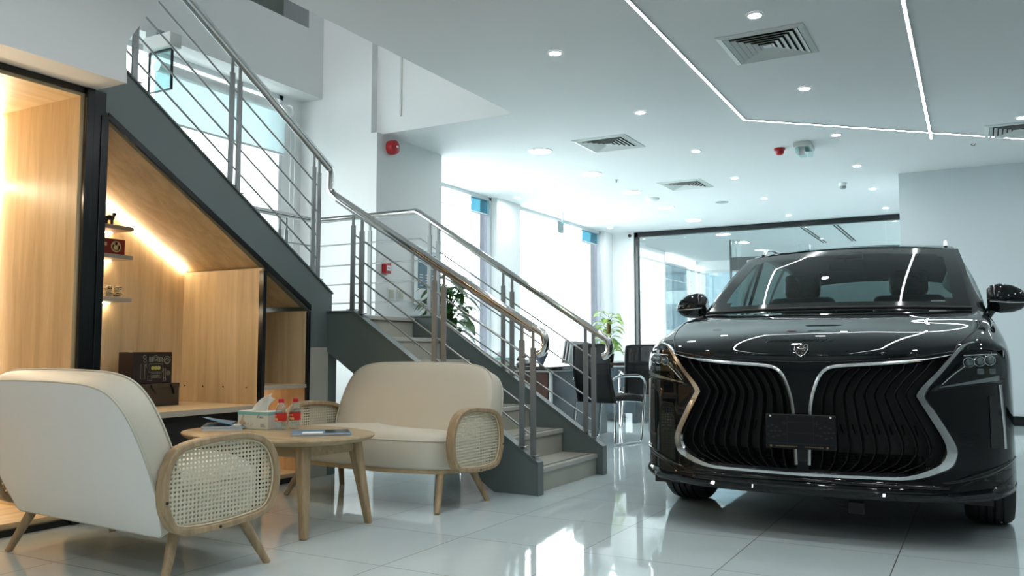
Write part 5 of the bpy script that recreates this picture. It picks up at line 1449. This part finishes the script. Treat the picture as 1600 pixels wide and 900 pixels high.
# greenhouse ------------------------------------------------------------
WB, WT = 1.16, 1.98
def ws(u, t):
    """windscreen surface u -1..1, t 0 (base) .. 1 (top)"""
    hw = lerp(.755, .668, t); cv = 1-u*u
    y = lerp(1.15, 2.20, t) - cv*lerp(.13, .08, t); z = lerp(1.130, 1.600, t) + .028*math.sin(PI*t) + cv*lerp(.012, .030, t)
    return Vector((u*hw, y, z))
NU, NT = 36, 20
Wg = [[ws(u/NU*2-1, t/NT) for t in range(NT+1)] for u in range(NU+1)]
def clear(i, j):
    u = abs((i+.5)/NU*2-1); t = (j+.5)/NT
    lim = .90
    if t < .10 or t > .83: return False
    if t < .25: lim = .90-.13*((.25-t)/.15)**2
    if t > .70: lim = .90-.10*((t-.70)/.13)**2
    return u < lim
MB().grid(Wg, keep=clear).build('windscreen', 'windscreen', car, world=False, smooth=180)
MB().grid(Wg, keep=lambda i, j: not clear(i, j)).build('windscreen_border', 'piano', car, world=False, smooth=180)
MB().tube([ws(k/15-1, .02)+Vector((0, -.02, .006)) for k in range(31)], .010, 6).build('cowl_seal', 'black_matt', car, world=False, smooth=60)
m = MB(); m.grid([[Vector((u*lerp(.79, .775, 0), lerp(1.05, 1.20, t)-.0+(.07 if abs(u) < .99 else 0)*(1-u*u)*(t-.3)*.0, 1.115+.0*t)) for t in (0, .5, 1)] for u in [k/8-1 for k in range(17)]])
m.build('cowl', 'black_matt', car, world=False)
# roof
RY = [2.20, 2.3, 2.5, 2.8, 3.3, 3.8, 4.15, 4.4]
RZ = [1.600, 1.622, 1.652, 1.676, 1.668, 1.632, 1.580, 1.525]
RX = [.668, .669, .667, .660, .64, .615, .585, .55]
def roof(y, u):
    z = interp(y, RY, RZ); hw = interp(y, RY, RX); cv = 1-abs(u)**2.4
    yy = y - (.08*(1-u*u) if y < 2.25 else 0)
    return Vector((u*hw, yy, z+.036*cv))
MB().grid([[roof(y, k/12-1) for k in range(25)] for y in RY]).build('roof', 'carpaint', car, world=False, smooth=180)
def belt(y): p = side_pt(max(1.346, min(4.55, y)), 1.0); return p
def rail(y): return roof(min(4.4, max(2.20, y)), 1.0)
for s in (-1, 1):
    def mk(name, quads, mat, sol=.0):
        m = MB()
        for q in quads: m.grid([[Vector((s*p.x, p.y, p.z)) for p in r] for r in q])
        return m.build(name, mat, car, world=False, smooth=40, solid=sol)
    # A pillar: from windscreen edge outward to the side glass
    qa = [[ws(1, k/12), ws(1, k/12)+Vector((.030, .035, .004)), Vector((lerp(.835, .680, k/12), lerp(1.30, 2.28, k/12), lerp(1.125, 1.600, k/12)+.02*math.sin(PI*k/12)))] for k in range(13)]
    mk('windscreen_pillar', [qa], 'carpaint')
    apt = lambda t: Vector((lerp(.835, .680, t), lerp(1.30, 2.28, t), lerp(1.125, 1.600, t)+.02*math.sin(PI*t)))
    # side rail above the doors
    top = [rail(y) for y in (2.28, 2.5, 2.8, 3.3, 3.8, 4.15, 4.4)]; low = [p+Vector((.028, 0, -.05)) for p in top]
    mk('roof_edge', [[[a, b] for a, b in zip(top, low)]], 'carpaint')
    def lowp(y): return rail(y)+Vector((.028, 0, -.05))
    def winq(y0b, y0t, y1b, y1t, n=6):
        return [[lerp(belt(lerp(y0b, y1b, i/n)), lowp(lerp(y0t, y1t, i/n)), k/6) + Vector((.02*math.sin(PI*k/6), 0, 0)) for k in range(7)] for i in range(n+1)]
    mk('front_side_window', [winq(1.36, 2.31, 2.44, 2.52)], 'sideglass')
    mk('door_pillar', [winq(2.44, 2.52, 2.54, 2.60, 2), winq(3.42, 3.36, 3.50, 3.44, 2)], 'piano')
    mk('rear_side_window', [winq(2.54, 2.60, 3.42, 3.36)], 'sideglass')
    mk('quarter_window', [winq(3.50, 3.44, 4.15, 3.95)], 'sideglass')
    mk('rear_pillar', [winq(4.15, 3.95, 4.6, 4.4)], 'carpaint')
    m = MB(); m.tube([(s*p.x, p.y, p.z+.004) for p in [belt(1.4+.16*k) for k in range(19)]], .007, 6); m.build('window_trim', 'chrome', car, world=False, smooth=60)
    # roof rail
    m = MB(); pth = [roof(2.32, .93), roof(2.42, .93)+Vector((0, 0, .028)), roof(2.60, .93)+Vector((0, 0, .036)), roof(3.3, .93)+Vector((0, 0, .036)), roof(3.75, .93)+Vector((0, 0, .03)), roof(3.9, .93)]
    m.tube([(s*p.x, p.y, p.z) for p in pth], .014, 8, squash=.7); m.build('roof_rail', 'satin', car, world=False, smooth=60)
    # door mirror
    mr = None
    m = MB(); V = []
    prof = [(0, .060), (.02, .088), (.07, .100), (.13, .092), (.175, .070), (.20, .042), (.208, .010)]
    for (dx, hh) in prof:
        ring = []
        for j in range(16):
            a = 2*PI*j/16; dy = .062*math.cos(a)*(1 if math.cos(a) > 0 else 1.25)*(.5+hh/.17); dz = hh*math.sin(a)*(1.0 if math.sin(a) > 0 else .85)
            ring.append(m.bm.verts.new((s*(.838+dx), 1.46-dx*.12*-1-dy*-1*-1, 1.212+dz*.95-.05*dx)))
        V.append(ring)
    for a, b in zip(V, V[1:]):
        for j in range(16): m._face([a[j], a[(j+1) % 16], b[(j+1) % 16], b[j]])
    m._face(V[0][::-1]); m._face(V[-1])
    mr = m.build('door_mirror', 'carpaint', car, world=False, smooth=60)
    m = MB(); m.tube([(s*.81, 1.50, 1.10), (s*.842, 1.48, 1.125), (s*.875, 1.47, 1.17)], [.045, .036, .036], 10, squash=.7); m.build('mirror_stalk', 'piano', mr, world=False, smooth=60)
    m = MB(); m.box((s*.85 if s > 0 else -1.03, 1.535, 1.165), (s*1.03 if s > 0 else -.85, 1.54, 1.265)); m.build('mirror_glass', 'chrome', mr, world=False, bevel=.01)
    m = MB(); m.tube([(s*.85, 1.382, 1.195), (s*.95, 1.385, 1.185), (s*1.04, 1.41, 1.185)], .003, 5); m.build('mirror_trim', 'satin', mr, world=False)
m = MB()
b0, b1 = belt(4.55), rail(4.4)
m.grid([[Vector((u*lerp(b0.x, b1.x, t), lerp(4.70, 4.42, t)-.06*u*u, lerp(b0.z, b1.z+.035*(1-u*u), t))) for t in (0, .25, .5, .75, 1)] for u in [k/8-1 for k in range(17)]])
m.build('rear_window', 'privacy', car, world=False, smooth=60)
an = MB(); an.lathe([(.03, 0), (.028, .018), (.02, .032), (.001, .037)], (.42, 3.2, 1.665), 16, sy=1.6); an.build('antenna', 'white_plastic', car, world=False, smooth=60)
# cabin
m = MB(); m.grid([[Vector((u*.74, y, z)) for u in (-1, -.5, 0, .5, 1)] for y, z in ((1.10, 1.08), (1.35, 1.09), (1.7, 1.09), (1.86, 1.05), (1.9, .8))]); m.build('dashboard', 'plastic', car, world=False, smooth=50)
m = MB(); m.box((-.82, 1.9, .45), (.82, 4.5, .5)); m.grid([[roof(y, k/6-1)*1.0+Vector((0, 0, -.03)) for k in range(13)] for y in (2.30, 2.6, 3, 3.5, 4, 4.3)]); m.build('cabin_lining', 'carpet_grey', car, world=False)
for s in (-1, 1):
    m = MB(); A = [[Vector((s*(apt_.x-.03), apt_.y+.0, apt_.z-.012)), Vector((s*(w_.x-.05), w_.y+.03, w_.z-.02))] for apt_, w_ in [(Vector((lerp(.835, .680, k/8), lerp(1.30, 2.28, k/8), lerp(1.125, 1.600, k/8)+.02*math.sin(PI*k/8))), ws(1, k/8)) for k in range(9)]]
    m.grid(A); m.build('pillar_lining', 'lining', car, world=False, smooth=60)
    m = MB(); A = [[Vector((s*(lerp(belt(y).x, lowp(y).x, k/6)-.03), y, lerp(belt(y).z, lowp(y).z, k/6))) for k in range(7)] for y in (2.44, 2.56)]
    m.grid(A); m.build('pillar_lining', 'lining', car, world=False, smooth=60)
    # seats under protective film
    cx = s*.37
    def rb(x0, x1, y0, y1, z0, z1, lean=0.0):
        return MB().box((x0, y0, z0), (x1, y1, z1), Matrix.Rotation(lean, 3, 'X'), ((x0+x1)/2, (y0+y1)/2, z0))
    rb(cx-.24, cx+.24, 2.30, 2.46, .70, 1.32, R(-14)).build('seat_back', 'carseat', car, world=False, bevel=.05, seg=4)
    rb(cx-.23, cx+.23, 1.88, 2.36, .52, .68).build('seat_cushion', 'carseat', car, world=False, bevel=.05, seg=4)
    rb(cx-.13, cx+.13, 2.44, 2.55, 1.31, 1.49, R(-8)).build('headrest', 'film', car, world=False, bevel=.04, seg=4)
MB().box((-.62, 3.25, .7), (.62, 3.42, 1.27), Matrix.Rotation(R(-14), 3, 'X'), (0, 3.3, .7)).build('rear_seat', 'carseat', car, world=False, bevel=.05, seg=4)
MB().tube([(.37+.18*math.cos(a), 1.93-.05*math.sin(a), .98+.17*math.sin(a)) for a in [2*PI*k/28 for k in range(28)]], .014, 8, closed=True).build('steering_wheel', 'plastic', car, world=False, smooth=60)
m = MB(); m.cbox((.0, 2.03, 1.50), (.23, .03, .065)); m.tube([(0, 2.05, 1.50), (0, 2.0, 1.565)], .014, 8); m.cbox((.03, 2.04, 1.565), (.16, .1, .04)); m.build('rear_view_mirror', 'plastic', car, world=False, bevel=.012)
tag(MB().prism([(0, 0, 0), (.10, 0, 0), (.11, .06, .11), (.02, .06, .11)], (0, -.001, .0005)).build('paper_note', 'paper', car, world=False), None).location = (.52, 1.45, 1.105)

# wheels ---------------------------------------------------------------
def wheel(x, y, s):
    rt, w = .372, .235
    prof = [(.235, -w/2+.012), (.30, -w/2), (.345, -w/2+.006), (.362, -w/2+.022), (.370, -w/2+.045)]
    for c in (-.055, -.018, .018, .055):
        prof += [(rt, c-.007), (rt-.009, c-.005), (rt-.009, c+.005), (rt, c+.007)]
    prof += [(.370, w/2-.045), (.362, w/2-.022), (.345, w/2-.006), (.30, w/2), (.235, w/2-.012)]
    ty = MB().lathe(prof, (x, y, rt), 64, 'X', cap=False).build('tyre', 'tyre', car, world=False, smooth=35)
    m = MB(); m.lathe([(.24, -.105), (.232, -.08), (.225, .0), (.232, .08), (.24, .108), (.228, .110), (.222, .09)], (x, y, rt), 48, 'X', cap=False)
    for k in range(5):
        for d in (-.13, .13):
            a = 2*PI*k/5+d; p0 = Vector((x+s*.075, y+.04*math.cos(a), rt+.04*math.sin(a))); p1 = Vector((x+s*.09, y+.23*math.cos(2*PI*k/5+d*.9), rt+.23*math.sin(2*PI*k/5+d*.9)))
            m.tube([p0, p1], [.022, .016], 8)
    m.lathe([(.07, .03), (.065, .085), (.03, .095), (.001, .095)], (x, y, rt), 20, 'X', sx=1) if s > 0 else m.lathe([(.07, -.03), (.065, -.085), (.03, -.095), (.001, -.095)], (x, y, rt), 20, 'X')
    m.build('rim', 'satin', ty, world=False, smooth=50)
    m = MB(); m.lathe([(.16, -.01), (.16, .01)], (x+s*.02, y, rt), 32, 'X'); m.build('brake_disc', 'steel', ty, world=False)
for y in (.95, 3.74):
    for s in (-1, 1): wheel(s*.795, y, s)
# arch linings
for s in (-1, 1):
    for y in (.95, 3.74):
        m = MB(); A = []
        for k in range(19):
            a = PI*k/18*1.06-.03*PI; A.append([Vector((s*xx, y+.425*math.cos(a), .37+.425*math.sin(a))) for xx in (.62, .90)])
        m.grid(A); m.box((s*.60-.01, y-.43, .25), (s*.60+.01, y+.43, .80)); m.build('wheel_arch_liner', 'black_matt', car, world=False, smooth=60)
# ------------------------------------------------------------------ light, sky, camera
w = bpy.data.worlds.new('sky'); SC.world = w; w.use_nodes = True
nt = w.node_tree; nt.nodes.clear()
o = nt.nodes.new('ShaderNodeOutputWorld'); b = nt.nodes.new('ShaderNodeBackground')
b.inputs['Color'].default_value = (0.96, 0.99, 1.0, 1); b.inputs['Strength'].default_value = 6.3
nt.links.new(b.outputs[0], o.inputs['Surface'])
cam = bpy.data.cameras.new('camera'); co = bpy.data.objects.new('camera', cam); COL.objects.link(co)
cam.sensor_fit = 'HORIZONTAL'; cam.sensor_width = 36; cam.lens = 36*1318.35/1600; cam.clip_start = .05; cam.clip_end = 300
co.location = (0, 0, .91); co.rotation_euler = (R(90+4.2076), 0, R(29.075))
SC.camera = co
SC.view_settings.view_transform = 'Standard'; SC.view_settings.look = 'None'; SC.view_settings.gamma = 1; SC.view_settings.use_curve_mapping = False
SC.view_settings.exposure = 1.08
SC.cycles.max_bounces = 10; SC.cycles.diffuse_bounces = 5; SC.cycles.glossy_bounces = 5; SC.cycles.transmission_bounces = 8; SC.cycles.transparent_max_bounces = 16
SC.cycles.sample_clamp_indirect = 6; SC.cycles.caustics_reflective = False; SC.cycles.caustics_refractive = False
SC.cycles.use_denoising = True
